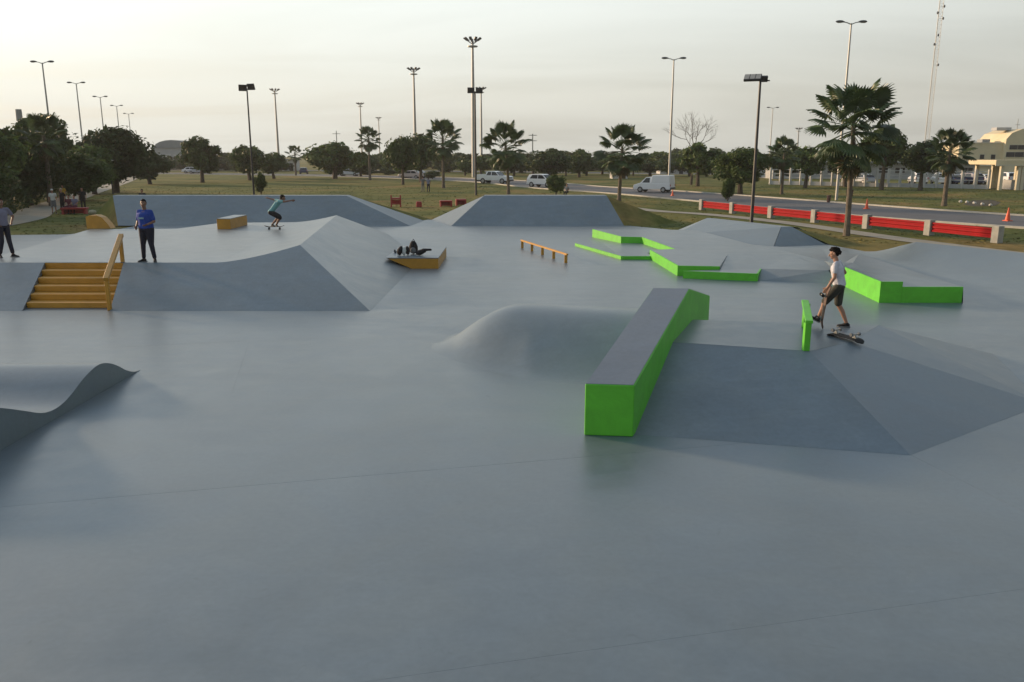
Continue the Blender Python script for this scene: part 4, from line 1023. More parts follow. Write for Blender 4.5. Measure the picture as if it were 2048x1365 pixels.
box_obj('roof_unit', (ux(2008) - cx0, 3, zt_ + .1), (3.0, 2, .6), M['greywall'], e)
# gate canopy
D = 100; sx = (D * .976 + .8) / F
x0, x1 = ux(1976), ux(2140); e = empty('gate_canopy', ((x0 + x1) / 2, D, -.06), 0, 'long cream flat canopy on pillars in front of the cream building', 'canopy'); hw = (x1 - x0) / 2; zc_ = topz(D, 329)
box_obj('roof', (0, 2, zc_ + .28), (2 * hw, 6, .55), M['cream'], e, .02); box_obj('fascia', (0, -1.05, zc_ - .05), (2 * hw + .1, .12, .16), M['cream2'], e)
for uc in (1992, 2026, 2034, 2075, 2120):
    for yy in (-.7, 4.6):
        MB().box((ux(uc) - (x0 + x1) / 2, yy, zc_ / 2), (.36, .36, zc_)).obj('pillar', M['cream2'], e)
box_obj('booth_wall', (ux(2056) - (x0 + x1) / 2, 2, .55), (3.2, 2.4, 1.1), M['greywall'], e)
# white post fence
D0 = 108; e = empty('white_fence', tuple(at(1720, D0)), 0, 'white post and rail fence with a grey base wall before the parking area', 'fence')
fa = at(1540, 118); fb_ = at(1975, 101); oo = e.location.copy(); L_ = (fb_ - fa).length; npost = 20
for k in range(npost):
    p = fa.lerp(fb_, k / (npost - 1)) - oo; p.z = 0; MB().box((p.x, p.y, 1.15), (.26, .26, 2.3)).obj('post', M['palewall'], e)
rz = math.atan2((fb_ - fa).y, (fb_ - fa).x)
for k in range(npost - 1):
    a = fa.lerp(fb_, k / (npost - 1)) - oo; b = fa.lerp(fb_, (k + 1) / (npost - 1)) - oo; dd = (b - a).normalized() * .14
    a = a + dd; b = b - dd
    for zz in (1.0, 1.5, 2.05): MB().bar((a.x, a.y, zz), (b.x, b.y, zz), .06, .09).obj('rail', M['palewall'], e)
    MB().bar((a.x, a.y, .25), (b.x, b.y, .25), .18, .5).obj('base_wall', M['greywall'], e)
# pale low building behind the fence and parked cars
D = 150; sx = (D * .976 + .8) / F; x0, x1 = ux(1545), ux(1950); e = empty('low_building', ((x0 + x1) / 2, D, -.06), 0, 'long low pale building behind the white fence', 'building'); hw = (x1 - x0) / 2
box_obj('wall', (0, 4, 1.35), (2 * hw, 8, 2.7), M['greywall'], e); box_obj('roof', (0, 3.6, 2.85), (2 * hw + 1, 10, .25), M['roofgrey'], e)
for k in range(12):
    x = -hw + 2 * hw * (k + .5) / 12; f = box_obj('window', (x, -.02, 1.5), (1.9, .1, 1.1), M['palewall'], e)
    box_obj('pane', (x - .45, -.09, 1.5), (.8, .06, .9), M['glass'], f); box_obj('pane', (x + .45, -.09, 1.5), (.8, .06, .9), M['glass'], f)
# domed hall and pale buildings at the left, small kiosk in the middle
D = 260; sx = (D * .976 + .8) / F; x0, x1 = ux(312), ux(384); e = empty('domed_hall', ((x0 + x1) / 2, D, -.06), 0, 'large grey hall with a curved roof behind the left trees', 'building'); hw = (x1 - x0) / 2
zt_ = topz(D, 280); zw = topz(D, 296)
box_obj('wall', (0, 8, zw / 2), (2 * hw, 16, zw), M['greywall'], e)
MB().prism([(-hw - .2, zw)] + [(hw * math.sin(a), zw + (zt_ - zw) * math.cos(a)) for a in [R(-80 + 20 * k) for k in range(9)]] + [(hw + .2, zw)], 'y', -.3, 16.3).obj('roof', M['roofgrey'], e)
for k in range(4): box_obj('window', (-hw * .7 + k * hw * .45, -.05, zw * .6), (1.6, .12, 1.2), M['palewall'], e)
for u, vt, vb, wpx, lab, Dn_ in ((578, 320, 338, 26, 'small pale building with a flat roof far behind the left pole', 230), (652, 322, 340, 18, 'pale shed far off left of the wide dark tree', 225), (1240, 337, 358, 30, 'small white kiosk behind the shaggy palm', 150), (1350, 338, 356, 60, 'low pale house far behind the white van', 190)):
    sx = (Dn_ * .976 + .8) / F; p = at(u, Dn_); z_ = topz(Dn_, vt); w_ = wpx * sx
    e = empty('small_building', (p.x, Dn_, -.06), 0, lab, 'building'); box_obj('wall', (0, 2.5, z_ / 2), (w_, 5, z_), M['palewall'], e); box_obj('roof', (0, 2.4, z_ + .12), (w_ + .6, 6, .22), M['roofgrey'], e)
    box_obj('door', (w_ * .2, -.03, z_ * .36), (.9, .08, z_ * .7), M['darksteel'], e); box_obj('window', (-w_ * .2, -.03, z_ * .55), (w_ * .25, .08, z_ * .3), M['glass'], e)

# ------------------------------------------------------------------ vehicles
def car(u, vb, kind, m, rz, label, D=None):
    p = W(u, vb) if D is None else at(u, D)
    e = empty({'van': 'van', 'pickup': 'pickup_truck'}.get(kind, 'car'), (p.x, p.y, -.045), rz, label, {'van': 'van', 'pickup': 'pickup truck'}.get(kind, 'car'))
    # x forward; outlines as (x, z); lower body then cabin
    if kind == 'van':
        Ls, hw = 4.3, .86
        low = [(-2.12, .32), (2.1, .30), (2.16, .55), (2.1, .80), (1.35, 1.02), (-2.1, 1.02), (-2.15, .6)]
        cab = [(1.38, 1.0), (.72, 1.62), (.35, 1.68), (.1, 1.70), (-2.0, 1.74), (-2.12, 1.0)]; box = [(.15, 1.0), (-.02, 1.86), (-2.0, 1.88), (-2.12, 1.0)]
        wins = [('windscreen', [(1.33, 1.04), (.74, 1.60)]), ('side_window', [(1.12, 1.06), (.70, 1.56), (.25, 1.58), (.25, 1.06)])]; wh = (1.33, -1.35); wr = .31
    elif kind == 'pickup':
        Ls, hw = 5.2, .90
        low = [(-2.6, .50), (2.5, .42), (2.62, .65), (2.58, .98), (2.4, 1.10), (1.1, 1.16), (-2.6, 1.16), (-2.62, .8)]
        cab = [(1.22, 1.14), (.55, 1.72), (.2, 1.80), (-.7, 1.80), (-1.0, 1.70), (-1.12, 1.14)]; box = None
        wins = [('windscreen', [(1.16, 1.19), (.56, 1.70)]), ('side_window', [(.98, 1.2), (.48, 1.68), (-.1, 1.70), (-.1, 1.2)]), ('side_window', [(-.2, 1.2), (-.2, 1.70), (-.74, 1.70), (-.98, 1.2)]), ('rear_window', [(-1.10, 1.2), (-1.0, 1.66)])]; wh = (1.65, -1.55); wr = .40
    elif kind == 'suv':
        Ls, hw = 4.1, .87
        low = [(-2.0, .38), (2.0, .36), (2.1, .6), (2.02, .92), (1.1, 1.06), (-2.0, 1.08), (-2.06, .7)]
        cab = [(1.18, 1.04), (.45, 1.58), (.1, 1.66), (-1.3, 1.66), (-1.75, 1.56), (-2.0, 1.06)]; box = None
        wins = [('windscreen', [(1.12, 1.08), (.46, 1.57)]), ('side_window', [(.92, 1.09), (.4, 1.53), (-.25, 1.56), (-.25, 1.09)]), ('side_window', [(-.33, 1.09), (-.33, 1.56), (-1.2, 1.56), (-1.55, 1.09)]), ('rear_window', [(-1.97, 1.12), (-1.76, 1.54)])]; wh = (1.28, -1.25); wr = .34
    else:
        Ls, hw = 4.3, .85
        low = [(-2.1, .34), (2.1, .32), (2.18, .55), (2.08, .74), (1.05, .90), (-1.5, .92), (-2.1, .90), (-2.16, .6)]
        cab = [(1.15, .88), (.4, 1.36), (.1, 1.42), (-.8, 1.42), (-1.15, 1.36), (-1.75, .90)]; box = None
        wins = [('windscreen', [(1.08, .93), (.42, 1.35)]), ('side_window', [(.86, .94), (.35, 1.31), (-.25, 1.34), (-.25, .94)]), ('side_window', [(-.33, .94), (-.33, 1.34), (-.98, 1.31), (-1.35, .94)]), ('rear_window', [(-1.68, .95), (-1.18, 1.34)])]; wh = (1.33, -1.3); wr = .31
    zc0 = cab[0][1]; zc1 = max(z for x, z in cab)
    def hwz(z): return hw - .02 - max(0, (z - zc0)) / (zc1 - zc0) * .17
    mb = MB(); mb.prism(low, 'y', -hw, hw); bd = mb.obj('body', m, e, bevel=.05)
    mb = MB(); n = len(cab); mb.add([(x, -hwz(z), z) for x, z in cab] + [(x, hwz(z), z) for x, z in cab], [tuple(range(n))[::-1], tuple(range(n, 2 * n))] + [(i, (i + 1) % n, (i + 1) % n + n, i + n) for i in range(n)])
    mb.obj('cabin', m, e, bevel=.03)
    if box:
        mb = MB(); n = len(box); mb.add([(x, -hw + .01, z) for x, z in box] + [(x, hw - .01, z) for x, z in box], [tuple(range(n))[::-1], tuple(range(n, 2 * n))] + [(i, (i + 1) % n, (i + 1) % n + n, i + n) for i in range(n)]); mb.obj('cargo_box', m, e, bevel=.06)
    if kind == 'pickup':
        for sy in (-1, 1): box_obj('bed_side', (-1.86, sy * .84, 1.24), (1.45, .08, .18), m, e)
        box_obj('tailgate', (-2.57, 0, 1.24), (.07, 1.6, .18), m, e)
    for nm, wp in wins:
        if len(wp) == 2:
            (xa, za), (xb, zb_) = wp; s = .018 if xa > 0 else -.018
            if xa < 0: s = -.018
            V = []
            for k in (0, 1):
                o_ = s * (1 - k) * 1.5 + s
                for (x, z) in ((xa, za), (xb, zb_)): V += [(x + o_, -hwz(z) + .08, z + .012 * (1 - k) + .004), (x + o_, hwz(z) - .08, z + .012 * (1 - k) + .004)]
            MB().add(V, [(0, 1, 3, 2), (4, 6, 7, 5), (0, 4, 5, 1), (2, 3, 7, 6), (0, 2, 6, 4), (1, 5, 7, 3)]).obj(nm, M['glass'], e)
        else:
            n = len(wp)
            for sy in (-1, 1):
                V = [(x, sy * (hwz(z) + .012), z) for x, z in wp] + [(x, sy * (hwz(z) - .02), z) for x, z in wp]
                MB().add(V, [tuple(range(n)), tuple(range(n, 2 * n))[::-1]] + [(i, (i + 1) % n, (i + 1) % n + n, i + n) for i in range(n)]).obj(nm, M['glass'], e)
    for wx in wh:
        for sy in (-1, 1):
            ty = MB(); ty.tube([(wx, sy * (hw - .2), wr), (wx, sy * (hw + .015), wr)], [wr, wr], 18); t_ = ty.obj('wheel', M['rubber'], e)
            MB().tube([(wx, sy * (hw + .01), wr), (wx, sy * (hw + .03), wr)], [wr * .62, wr * .55], 12).obj('rim', M['rim'], t_)
    zh = low[3][1] - .12 if kind != 'sedan' else .66
    xf = max(x for x, z in low); xr = min(x for x, z in low)
    for sy in (-1, 1):
        MB().hull([((xf - .05, sy * (hw - .2), zh), (.06, .17, .08))], 8).obj('headlight', M['lampglass'], e)
        MB().box((xr + .02, sy * (hw - .1), zh + .1), (.06, .13, .22)).obj('tail_light', M['redplay'], e)
    box_obj('bumper', (xf - .02, 0, .46), (.12, 2 * hw - .1, .2), M['darksteel'] if kind in ('pickup', 'van') else m, e, .03)
    box_obj('rear_bumper', (xr + .02, 0, .46), (.12, 2 * hw - .1, .22), M['darksteel'] if kind in ('pickup', 'van') else m, e, .03)
    box_obj('grille', (xf - .005, 0, zh), (.05, .7, .14), M['darksteel'], e)
    return e
car(990, 367, 'pickup', M['carwhite'], R(-28), 'white double cab pickup truck driving on the road')
car(1086, 374, 'suv', M['carwhite'], R(-38), 'small white hatchback car on the road behind the sapling')
car(1308, 384, 'van', M['carwhite'], R(150), 'small white delivery van heading left on the road')
car(699, 352, 'sedan', M['carwhite'], R(175), 'small white car at the left end of the roundabout')
car(822, 357, 'sedan', M['carpink'], R(165), 'pale beige car partly behind a tree trunk near the couple')
car(832, 355, 'sedan', M['carblue'], R(165), 'dark blue car right beside the pale beige one', D=155)
car(608, 348, 'sedan', M['carblue'], R(100), 'dark car seen head on far left of the roundabout')
car(396, 347, 'sedan', M['carsilver'], R(185), 'silver blue car parked below the rounded left tree')
car(384, 345, 'sedan', M['carwhite'], R(10), 'white car parked just behind the silver blue one', D=200)
k = 0
rr = random.Random(21)
CARW = [('white', 'carwhite'), ('silver', 'carsilver'), ('white', 'carwhite'), ('dark blue', 'carblue'), ('white', 'carwhite'), ('silver', 'carsilver'), ('dark blue', 'carblue'), ('maroon', 'carred')]
wh_ = ['below the right hand palm', 'left of the canopy pillars', 'under the gate canopy', 'just right of the right hand palm', 'behind the white fence left of the right hand palm', 'behind the large palm', 'between the fence posts near the canopy', 'at the right end of the parking area']
for u, (cn, cm), wl in zip((1880, 1965, 2008, 1905, 1835, 1725, 1935, 2040), CARW, wh_):
    car(u, 0, 'sedan' if k % 2 else 'suv', M[cm], R(90 + rr.uniform(-20, 20)), '%s car parked %s' % (cn, wl), D=118 + 2 * (k % 3)); k += 1

# ------------------------------------------------------------------ people
def fuse(mb, m, voxel, name, smooth=3):
    me = mb.me(name)
    tmp = bpy.data.objects.new('tmp', me); col.objects.link(tmp)
    r = tmp.modifiers.new('r', 'REMESH'); r.mode = 'VOXEL'; r.voxel_size = voxel
    s = tmp.modifiers.new('s', 'SMOOTH'); s.iterations = smooth; s.factor = .5
    dg = bpy.context.evaluated_depsgraph_get(); ev = tmp.evaluated_get(dg)
    out = bpy.data.meshes.new_from_object(ev); out.name = name
    bpy.data.objects.remove(tmp, do_unlink=True)
    out.materials.clear(); out.materials.append(m); out.shade_smooth(); return out
J0 = dict(pelvis=(0, 0, .96), waist=(0, .0, 1.10), chest=(0, .0, 1.32), neck=(0, .0, 1.49), head=(0, .03, 1.64),
          shl=(-.185, 0, 1.42), ell=(-.25, -.03, 1.14), wrl=(-.26, .05, .90), shr=(.185, 0, 1.42), elr=(.25, -.03, 1.14), wrr=(.26, .05, .90),
          hil=(-.09, 0, .93), knl=(-.11, .03, .50), anl=(-.12, -.02, .09), hir=(.09, 0, .93), knr=(.11, .03, .50), anr=(.12, -.02, .09))
def person(loc, rz, H, label, J={}, top=None, sleeves=.55, legs=None, leglen=1.0, skin='skin', hair='hair', shoes='cloth_black', head_yaw=0, head_pitch=0, voxel=.014, group=None, fingers=True, toes=(0, 0), hat=None, print_=None, build=1.0, longhair=False, hairvol=1.0, footpitch=(0, 0)):
    j = {k: Vector(v) for k, v in {**J0, **J}.items()}; s = H / 1.76
    e = empty('person', tuple(loc), rz, label, 'person', group)
    bd = MB()
    def cap(m, a, ra, b, rb): m.hull([(j[a] if isinstance(a, str) else a, ra), (j[b] if isinstance(b, str) else b, rb)], 10)
    bx = build
    T = [('pelvis', (.150 * bx, .105 * bx, .10)), ('waist', (.130 * bx, .095 * bx, .09)), ('chest', (.165 * bx, .105 * bx, .13))]
    for (a, ra), (b, rb) in zip(T, T[1:]): cap(bd, a, ra, b, rb)
    cap(bd, 'shl', .052, 'shr', .052); cap(bd, 'chest', (.15, .095, .10), j['neck'] + Vector((0, 0, -.07)), (.085, .06, .03))
    cap(bd, 'neck', .056, 'head', .052)
    # head in its own frame
    Hm = Matrix.Translation(j['head']) @ Matrix.Rotation(head_yaw, 4, 'Z') @ Matrix.Rotation(head_pitch, 4, 'X')
    bd.hull([((0, -.012, .035), (.076, .092, .082)), ((0, .02, -.06), (.052, .062, .05))], 12, Hm)
    bd.hull([((0, .055, -.082), (.028, .026, .022)), ((0, .03, -.03), (.06, .055, .05))], 8, Hm)         # chin and jaw
    bd.hull([((0, .088, .018), .010), ((0, .108, -.022), .015), ((0, .08, -.028), (.02, .012, .012))], 6, Hm)  # nose
    for sx in (-1, 1): bd.hull([((sx * .080, -.005, .0), (.010, .020, .032))], 6, Hm)              # ears
    for q in 'lr':
        sg = -1 if q == 'l' else 1
        cap(bd, 'sh' + q, .052, 'el' + q, .040); cap(bd, 'el' + q, .040, 'wr' + q, .027)
        d = (j['wr' + q] - j['el' + q]).normalized(); side = d.cross(Vector((0, 1, 0.01))).normalized()
        if side.length < .5: side = Vector((1, 0, 0))
        fw = side.cross(d).normalized(); w0 = j['wr' + q]; palm_ = w0 + d * .075
        bd.hull([(w0, .024), (palm_ + fw * .030, .016), (palm_ - fw * .030, .014), (w0 + d * .03 + fw * .03, .014)], 8)
        if fingers:
            for f, (o, ln_) in enumerate(((.033, .068), (.012, .078), (-.011, .072), (-.032, .055))):
                a = palm_ + fw * o; b = a + d * ln_ * .55 - side * sg * .006; c = b + d * ln_ * .35 - side * sg * .022
                bd.hull([(a, .0105), (b, .009)], 6); bd.hull([(b, .009), (c, .008)], 6)
            a = w0 + d * .025 + fw * .03; b = a + fw * .03 + d * .028; c = b + d * .032 + fw * .004; bd.hull([(a, .013), (b, .011)], 6); bd.hull([(b, .011), (c, .009)], 6)
        cap(bd, 'hi' + q, .088 * bx, 'kn' + q, .057); cap(bd, 'kn' + q, .056, j['kn' + q].lerp(j['an' + q], .35) + Vector((0, -.018, 0)), .056); cap(bd, j['kn' + q].lerp(j['an' + q], .35) + Vector((0, -.018, 0)), .055, 'an' + q, .036)
    body = link('body', fuse(bd, M[skin], voxel * .62 if fingers else voxel, 'body', 2), e); body.scale = (s,) * 3
    # shoes
    for i, q in enumerate('lr'):
        a = j['an' + q]; yaw = toes[i]; Fm = Matrix.Translation(a) @ Matrix.Rotation(yaw, 4, 'Z') @ Matrix.Rotation(footpitch[i], 4, 'X')
        m = MB(); m.hull([((0, -.03, -.045), (.042, .05, .042)), ((0, .07, -.055), (.045, .05, .032)), ((0, .15, -.062), (.040, .05, .025))], 10, Fm); m.hull([((0, 0, -.01), (.045, .05, .03)), ((0, .05, -.045), (.04, .06, .03))], 8, Fm)
        so = link('shoe', fuse(m, M[shoes], voxel * .8, 'shoe', 2), e); so.scale = (s,) * 3
        m = MB(); m.prism([(-.042, -.08), (.042, -.08), (.050, .03), (.046, .15), (.02, .20), (-.02, .20), (-.046, .15), (-.05, .03)], 'z', -.090, -.070)
        sl = m.obj('sole', M['cloth_grey'], so); sl.data.transform(Fm)
    if top:
        m = MB(); g = .016
        T2 = [(j['pelvis'] + Vector((0, 0, .02)), (.158 * bx + g, .115 * bx + g, .07)), (j['waist'], (.142 * bx + g, .106 * bx + g, .08)), (j['chest'], (.172 * bx + g, .11 * bx + g, .12))]
        for (a, ra), (b, rb) in zip(T2, T2[1:]): cap(m, a, ra, b, rb)
        cap(m, 'shl', .066, 'shr', .066); cap(m, 'chest', (.16, .105, .11), j['neck'] + Vector((0, 0, -.075)), (.082, .066, .03))
        for q in 'lr':
            if sleeves <= 1:
                b = j['sh' + q].lerp(j['el' + q], sleeves); cap(m, 'sh' + q, .066, b, .064)
            else: cap(m, 'sh' + q, .064, 'el' + q, .052); cap(m, 'el' + q, .052, j['el' + q].lerp(j['wr' + q], sleeves - 1), .042)
        t_ = link('shirt', fuse(m, M[top], voxel, 'shirt', 3), e); t_.scale = (s,) * 3
        if print_:
            pm = MB(); c = j['chest'] + Vector((0, 0, -.07)); pm.box((c.x, c.y + .128 * bx + .012, c.z), (.17, .006, .045)); po = pm.obj('print', M[print_], t_)
    if legs:
        m = MB(); cap(m, 'pelvis', (.158 * bx, .118 * bx, .085), j['pelvis'] + Vector((0, 0, -.05)), (.155 * bx, .118 * bx, .07))
        for q in 'lr':
            if leglen <= 1:
                b = j['hi' + q].lerp(j['kn' + q], leglen); cap(m, 'hi' + q, .104 * bx, b, .088)
            else:
                cap(m, 'hi' + q, .102 * bx, 'kn' + q, .074); cap(m, 'kn' + q, .074, j['kn' + q].lerp(j['an' + q], leglen - 1), .060)
        t_ = link('shorts' if leglen <= 1 else 'trousers', fuse(m, M[legs], voxel, 'trousers', 2), e); t_.scale = (s,) * 3
    # hair
    m = MB(); m.hull([((0, -.030, .058), (.080, .090, .070)), ((0, -.060, -.01), (.070, .05, .06))], 10, Hm); rr = random.Random(int(loc[0] * 10))
    for k in range(46):
        ph = k * 2.39996; zz = 1 - 1.55 * (k + .5) / 46; q = math.sqrt(max(0, 1 - zz * zz)); y_ = math.sin(ph) * q
        if (zz < .45 and y_ > .25) or (zz < -.05 and y_ > -.35): continue
        g_ = hairvol * rr.uniform(.92, 1.10); m.hull([((.064 * q * math.cos(ph) * g_, -.022 + .092 * y_ * g_, .035 + .085 * zz * g_), rr.uniform(.018, .030) * hairvol)], 6, Hm)
    if longhair: m.hull([((0, -.07, 0), (.07, .045, .06)), ((0, -.085, -.18), (.055, .03, .05))], 8, Hm)
    h = link('hair', fuse(m, M[hair], voxel * .8, 'hair', 1), e); h.scale = (s,) * 3
    if hat:
        m = MB(); m.hull([((0, -.01, .07), (.094, .108, .075))], 12, Hm); m.hull([((0, .12, .06), (.06, .05, .012)), ((0, .04, .06), (.07, .04, .012))], 8, Hm); hh = m.obj('cap', M[hat], e, smooth=True); hh.scale = (s,) * 3
    for sx in (-1, 1):
        m = MB(); m.hull([((sx * .032, .078, .018), (.014, .010, .009))], 6, Hm); o = m.obj('eye', M['eyewhite'], e); o.scale = (s,) * 3
        m = MB(); m.hull([((sx * .032, .087, .018), (.006, .004, .006))], 6, Hm); p_ = m.obj('pupil', M['hair'], o)
    m = MB(); m.hull([((0, .083, -.055), (.024, .010, .007))], 6, Hm); o = m.obj('mouth', M['lip'], e); o.scale = (s,) * 3
    return e

# skateboards
def board(loc, rot, label, deckm='wood', truck_up=False):
    e = empty('skateboard', tuple(loc), 0, label, 'skateboard'); e.rotation_euler = rot
    V = []; Fs = []; n = 17; hw = .10
    for i in range(n):
        s = i / (n - 1) * 2 - 1; y = s * .40; wq = hw * math.sqrt(max(0, 1 - max(0, (abs(s) - .72) / .28) ** 2)) if abs(s) > .72 else hw
        wq = max(wq, .012); z = .105 + max(0, abs(y) - .27) ** 1 * .38
        for x in (-wq, 0, wq):
            V.append((x, y, z + (.006 if x else 0)))
    nn = len(V); V += [(a, b, c - .012) for a, b, c in V]
    for i in range(n - 1):
        for k in (0, 1):
            a = 3 * i + k; Fs.append((a, a + 1, a + 4, a + 3)); Fs.append((nn + a, nn + a + 3, nn + a + 4, nn + a + 1))
        a = 3 * i; Fs.append((a, a + 3, nn + a + 3, nn + a)); a += 2; Fs.append((a, nn + a, nn + a + 3, a + 3))
    Fs += [(0, nn, nn + 1, 1), (1, nn + 1, nn + 2, 2), (nn - 3, nn - 2, 2 * nn - 2, 2 * nn - 3), (nn - 2, nn - 1, 2 * nn - 1, 2 * nn - 2)]
    d = link('deck', mesh('deck', V, Fs, M[deckm]), e)
    g = link('grip_tape', mesh('grip_tape', [(a * .96, b * .99, c + .0015) for a, b, c in V[:nn]], [f for f in Fs if max(f) < nn][:2 * (n - 1)], M['griptape']), d)
    for sy in (-1, 1):
        t_ = MB().box((0, sy * .215, .083), (.05, .08, .02)).bar((-.065, sy * .215, .032), (.065, sy * .215, .032), .024, .024).box((0, sy * .215, .055), (.03, .03, .04)).obj('truck', M['steel'], e)
        for sx in (-1, 1): MB().tube([(sx * .068, sy * .215, .030), (sx * .104, sy * .215, .030)], [.030, .030], 14).obj('wheel', M['cloth_grey'] if truck_up else M['griptape'], t_)
    return e

# boy walking across the platform, board in hand
foot_ = W(1692, 655, PZ)
RB = R(62)
ja = dict(pelvis=(0, .0, .93), waist=(0, .03, 1.08), chest=(0, .075, 1.29), neck=(0, .11, 1.46), head=(0, .16, 1.60),
          shl=(-.18, .09, 1.39), ell=(-.27, .08, 1.12), wrl=(-.29, .20, .90), shr=(.18, .07, 1.39), elr=(.30, -.06, 1.17), wrr=(.25, .12, 1.02),
          hil=(-.09, 0, .90), knl=(-.12, .26, .55), anl=(-.12, .36, .20), hir=(.09, 0, .90), knr=(.11, .0, .49), anr=(.12, -.20, .09))
fr = Matrix.Rotation(RB, 3, 'Z') @ (Vector(ja['anr']) * (1.49 / 1.76))
boy = person((foot_.x - fr.x, foot_.y - fr.y, PZ + .006), RB, 1.49, 'boy in a white t-shirt and dark shorts walking with a skateboard in his hand', ja, 'tee_white', .55, 'shorts_olive', .92, skin='skin', hairvol=1.16, build=1.12, head_pitch=R(-14), head_yaw=R(10), voxel=.012, toes=(0, 0), footpitch=(R(24), R(-2)))
wl = Matrix.Rotation(RB, 3, 'Z') @ (Vector((-.30, .24, .84)) * (1.49 / 1.76)) + boy.location
# board hangs vertically from the hand
hb = board((wl.x - .02, wl.y - .05, wl.z - .30), (0, 0, 0), 'dark skateboard held upright by the boy in white')
Mx = Matrix.Translation(hb.location) @ Matrix.Rotation(R(80), 4, 'Z') @ Matrix.Rotation(R(96), 4, 'X') @ Matrix.Translation((0, 0, -.10))
hb.matrix_world = Mx; hb.location = Mx.to_translation(); hb.rotation_euler = Mx.to_euler()
# upside down board in front of the boy: deck underneath, wheels in the air
a = W(1650, 668, PZ); b = W(1733, 690, PZ); c = (a + b) / 2; yaw = math.atan2(-(b - a).x, (b - a).y)
ub = board((c.x, c.y, PZ + .155), (0, math.pi, yaw), 'skateboard lying upside down on the platform with its wheels up', 'griptape', True)

# man in blue at the edge of the deck
m_ = W(299, 524, DZ)
person((m_.x, m_.y, DZ + .001), R(168), 1.76, 'man in a blue t-shirt and dark trousers standing at the deck edge',
       dict(anl=(-.17, -.02, .09), anr=(.17, .0, .09), knl=(-.13, .02, .5), knr=(.13, .03, .5), ell=(-.27, .0, 1.15), wrl=(-.20, .22, 1.08), elr=(.29, -.06, 1.14), wrr=(.22, .13, 1.0)), 'tee_blue', .75, 'trousers_navy', 1.88, skin='skin2', head_yaw=R(20), voxel=.016, toes=(R(35), R(-20)), print_='print_pale', build=1.42)
# skater
p = W(549, 459, DZ)
js = dict(pelvis=(0, -.10, .70), waist=(0, .0, .82), chest=(0, .16, 1.02), neck=(0, .30, 1.15), head=(0, .40, 1.24), shl=(-.17, .22, 1.12), ell=(-.38, .02, 1.16), wrl=(-.50, -.22, 1.22), shr=(.17, .24, 1.12), elr=(.32, .50, 1.12), wrr=(.34, .76, 1.16),
          hil=(-.09, -.10, .68), knl=(-.12, .22, .50), anl=(-.10, -.08, .20), hir=(.09, -.10, .68), knr=(.14, .27, .46), anr=(.10, .10, .20))
sk = person((p.x, p.y, DZ), R(-80), 1.80, 'skater in a teal t-shirt crouching with outstretched arms on the deck', js, 'tee_teal', .6, 'cloth_black', .95, skin='skin2', head_pitch=R(-15), voxel=.016, toes=(R(-55), R(-70)))
board((p.x, p.y, DZ), (0, 0, R(-84)), 'skateboard under the feet of the crouching skater')
# cropped person at the left edge
p = W(14, 515, DZ)
person((p.x, p.y, DZ), R(-120), 1.74, 'person in a grey mauve t-shirt and dark trousers at the left edge', dict(ell=(-.36, -.04, 1.2), wrl=(-.22, .08, 1.03), elr=(.36, -.05, 1.2), wrr=(.22, .10, 1.02), anl=(-.14, .10, .09), anr=(.14, -.10, .09)), 'tee_mauve', .6, 'trousers_navy', 1.85, skin='skin2', voxel=.018, toes=(R(20), R(-20)))
# group by the left path
def std(u, v, H, rz, label, topm, legm, D=None, **k):
    p = W(u, v) if D is None else at(u, D); return person((p.x, p.y, -.055), rz, H, label, k.pop('J', {}), topm, k.pop('sl', .6), legm, k.pop('ll', 1.85), voxel=.03, fingers=False, **k)
std(109, 426, 1.68, R(200), 'person in a white cap and white shirt standing at the left end of the group', 'cloth_white', 'cloth_grey', ll=.95, hat='cloth_white')
std(127, 426, 1.74, R(160), 'fair haired person in black standing second in the left group', 'cloth_black', 'cloth_black', hair='cloth_tan')
std(168, 421, 1.70, R(190), 'person in dark clothes standing at the right end of the left group', 'cloth_black', 'cloth_black')
std(129, 410, 1.66, R(170), 'person in a yellowish shirt standing behind the fair haired one', 'yellowc', 'cloth_black')
frame_play(150, 427, 48, 13, 'dark red bench under the seated people by the left path', 'bench')
seat = dict(pelvis=(0, 0, .56), waist=(0, .02, .70), chest=(0, .04, .92), neck=(0, .05, 1.09), head=(0, .08, 1.24), shl=(-.18, .04, 1.02), shr=(.18, .04, 1.02), ell=(-.24, .08, .78), elr=(.24, .08, .78), wrl=(-.14, .30, .68), wrr=(.14, .30, .68), hil=(-.09, .02, .54), hir=(.09, .02, .54), knl=(-.12, .44, .50), knr=(.12, .44, .50), anl=(-.12, .46, .09), anr=(.12, .46, .09))
for u, lab, tm in ((141, 'person in a maroon top sitting on the left of the red bench', 'cloth_maroon'), (152, 'person in a mauve top sitting in the middle of the red bench', 'tee_mauve')):
    std(u, 426, 1.66, R(180), lab, tm, 'cloth_maroon', J=seat)
p = W(160, 427); m = MB(); m.hull([((-.1, 0, .15), (.16, .15, .15)), ((.15, 0, .15), (.16, .15, .15)), ((.05, 0, .27), (.14, .06, .05))], 8); o = m.obj('sports_bag', M['cloth_tan'], None, smooth=True); o.location = (p.x + 1.0, p.y - .3, -.06); tag(o, 'tan bag on the grass at the right end of the red bench', 'bag')
# others
std(288, 0, 1.72, R(180), 'person in dark clothes whose head shows above the long left bank', 'cloth_black', 'cloth_black', D=57.5)
std(846, 383, 1.72, R(20), 'person in a grey shirt standing left in the couple on the lawn', 'cloth_grey', 'cloth_grey')
std(857, 384, 1.66, R(-10), 'person in a pale shirt and dark trousers standing right in the couple on the lawn', 'tee_mauve', 'trousers_navy', longhair=True)
std(1134, 394, 1.70, R(150), 'person in grey sitting behind the trapezoid bank next to the sapling bush', 'cloth_grey', 'cloth_black', J=seat)

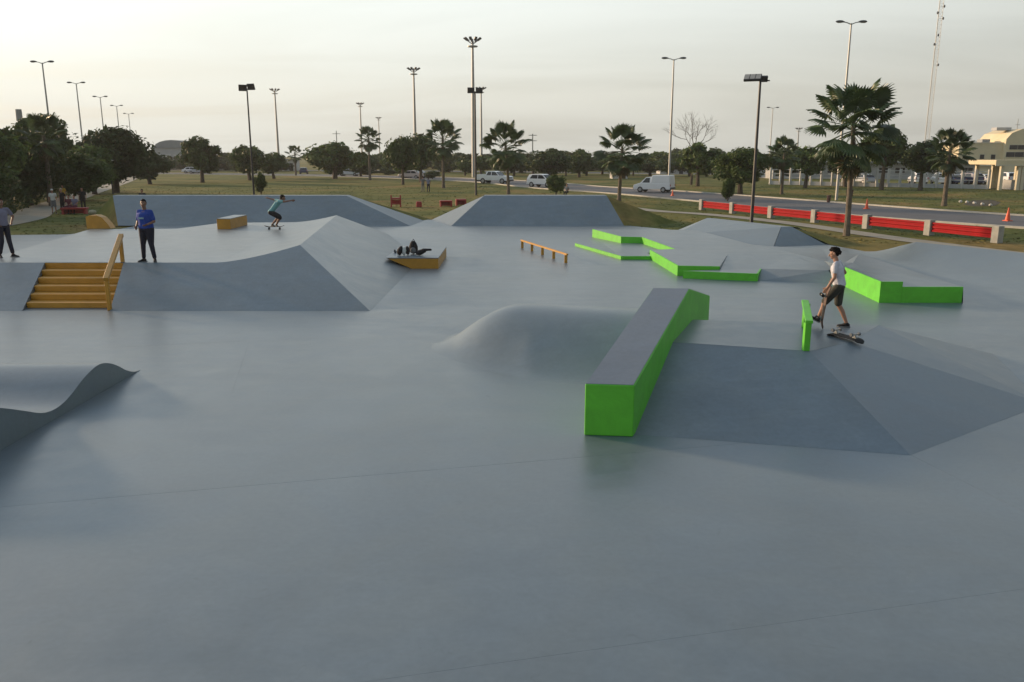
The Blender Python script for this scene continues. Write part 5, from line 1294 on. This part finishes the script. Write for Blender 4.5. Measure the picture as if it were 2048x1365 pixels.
# gear on the wedge ledge
zt = .391
p = W(808, 511, zt); e = empty('backpack', (p.x, p.y, zt), .3, 'black and white striped bag leaning on the wedge ledge', 'bag')
m = MB(); m.hull([((-.16, 0, .13), (.10, .14, .13)), ((-.10, 0, .24), (.07, .1, .10))], 8); m.obj('flap', M['cloth_black'], e, smooth=True)
m = MB(); m.hull([((.0, -.02, .17), (.09, .15, .17))], 8); m.obj('front', M['cloth_white'], e, smooth=True)
m = MB(); m.hull([((.14, 0, .15), (.08, .14, .15)), ((.12, 0, .26), (.05, .09, .07))], 8); m.obj('side_pocket', M['cloth_black'], e, smooth=True)
p = W(822, 509, zt); e = empty('backpack', (p.x + .08, p.y + .1, zt), 0, 'plain black backpack standing on the wedge ledge', 'bag')
m = MB(); m.hull([((0, 0, .20), (.17, .14, .20)), ((.0, 0, .36), (.12, .11, .12))], 10); m.obj('body', M['cloth_black'], e, smooth=True); MB().tube([(-.05, 0, .46), (0, 0, .54), (.06, 0, .46)], .015, 6).obj('handle', M['cloth_black'], e); m = MB(); m.hull([((0, -.14, .15), (.11, .05, .11))], 8); m.obj('pocket', M['cloth_grey'], e, smooth=True)
p = W(838, 512, zt); e = empty('jacket', (p.x + .12, p.y + .1, zt), 0, 'black jacket folded over beside the plain black backpack', 'jacket')
m = MB(); m.hull([((-.12, 0, .10), (.14, .15, .10)), ((.05, 0, .17), (.1, .1, .07))], 8); m.obj('body', M['cloth_black'], e, smooth=True); m = MB(); m.hull([((.02, 0, .2), (.06, .05, .05)), ((.28, .03, .20), (.05, .04, .04))], 8); m.obj('sleeve', M['cloth_black'], e, smooth=True)
p = W(790, 506, zt); e = empty('sneakers', (p.x, p.y, zt + .0), 0, 'pair of grey sneakers at the left end of the wedge ledge', 'shoes')
for k in (0, 1):
    m = MB(); m.hull([((.12 * k, 0, .045), (.05, .08, .045)), ((.12 * k, .14, .035), (.045, .07, .03))], 8); m.hull([((.12 * k, -.04, .09), (.04, .045, .04))], 8); m.obj('shoe', M['cloth_grey'], e, smooth=True)

# ------------------------------------------------------------------ the hazy evening air
hz = bpy.data.materials.new('haze'); hz.use_nodes = True; T = hz.node_tree
for n in list(T.nodes): T.nodes.remove(n)
ho = T.nodes.new('ShaderNodeOutputMaterial'); pvn = T.nodes.new('ShaderNodeVolumePrincipled'); T.links.new(pvn.outputs[0], ho.inputs['Volume'])
pvn.inputs['Density'].default_value = 0.00026; pvn.inputs['Color'].default_value = (0.93, 0.94, 0.95, 1); pvn.inputs['Anisotropy'].default_value = 0.2
o = MB().box((0, 200, 24.5), (1300, 900, 52)).obj('haze', hz, None); tag(o, 'thin evening haze over the park', 'haze', None, 'stuff')
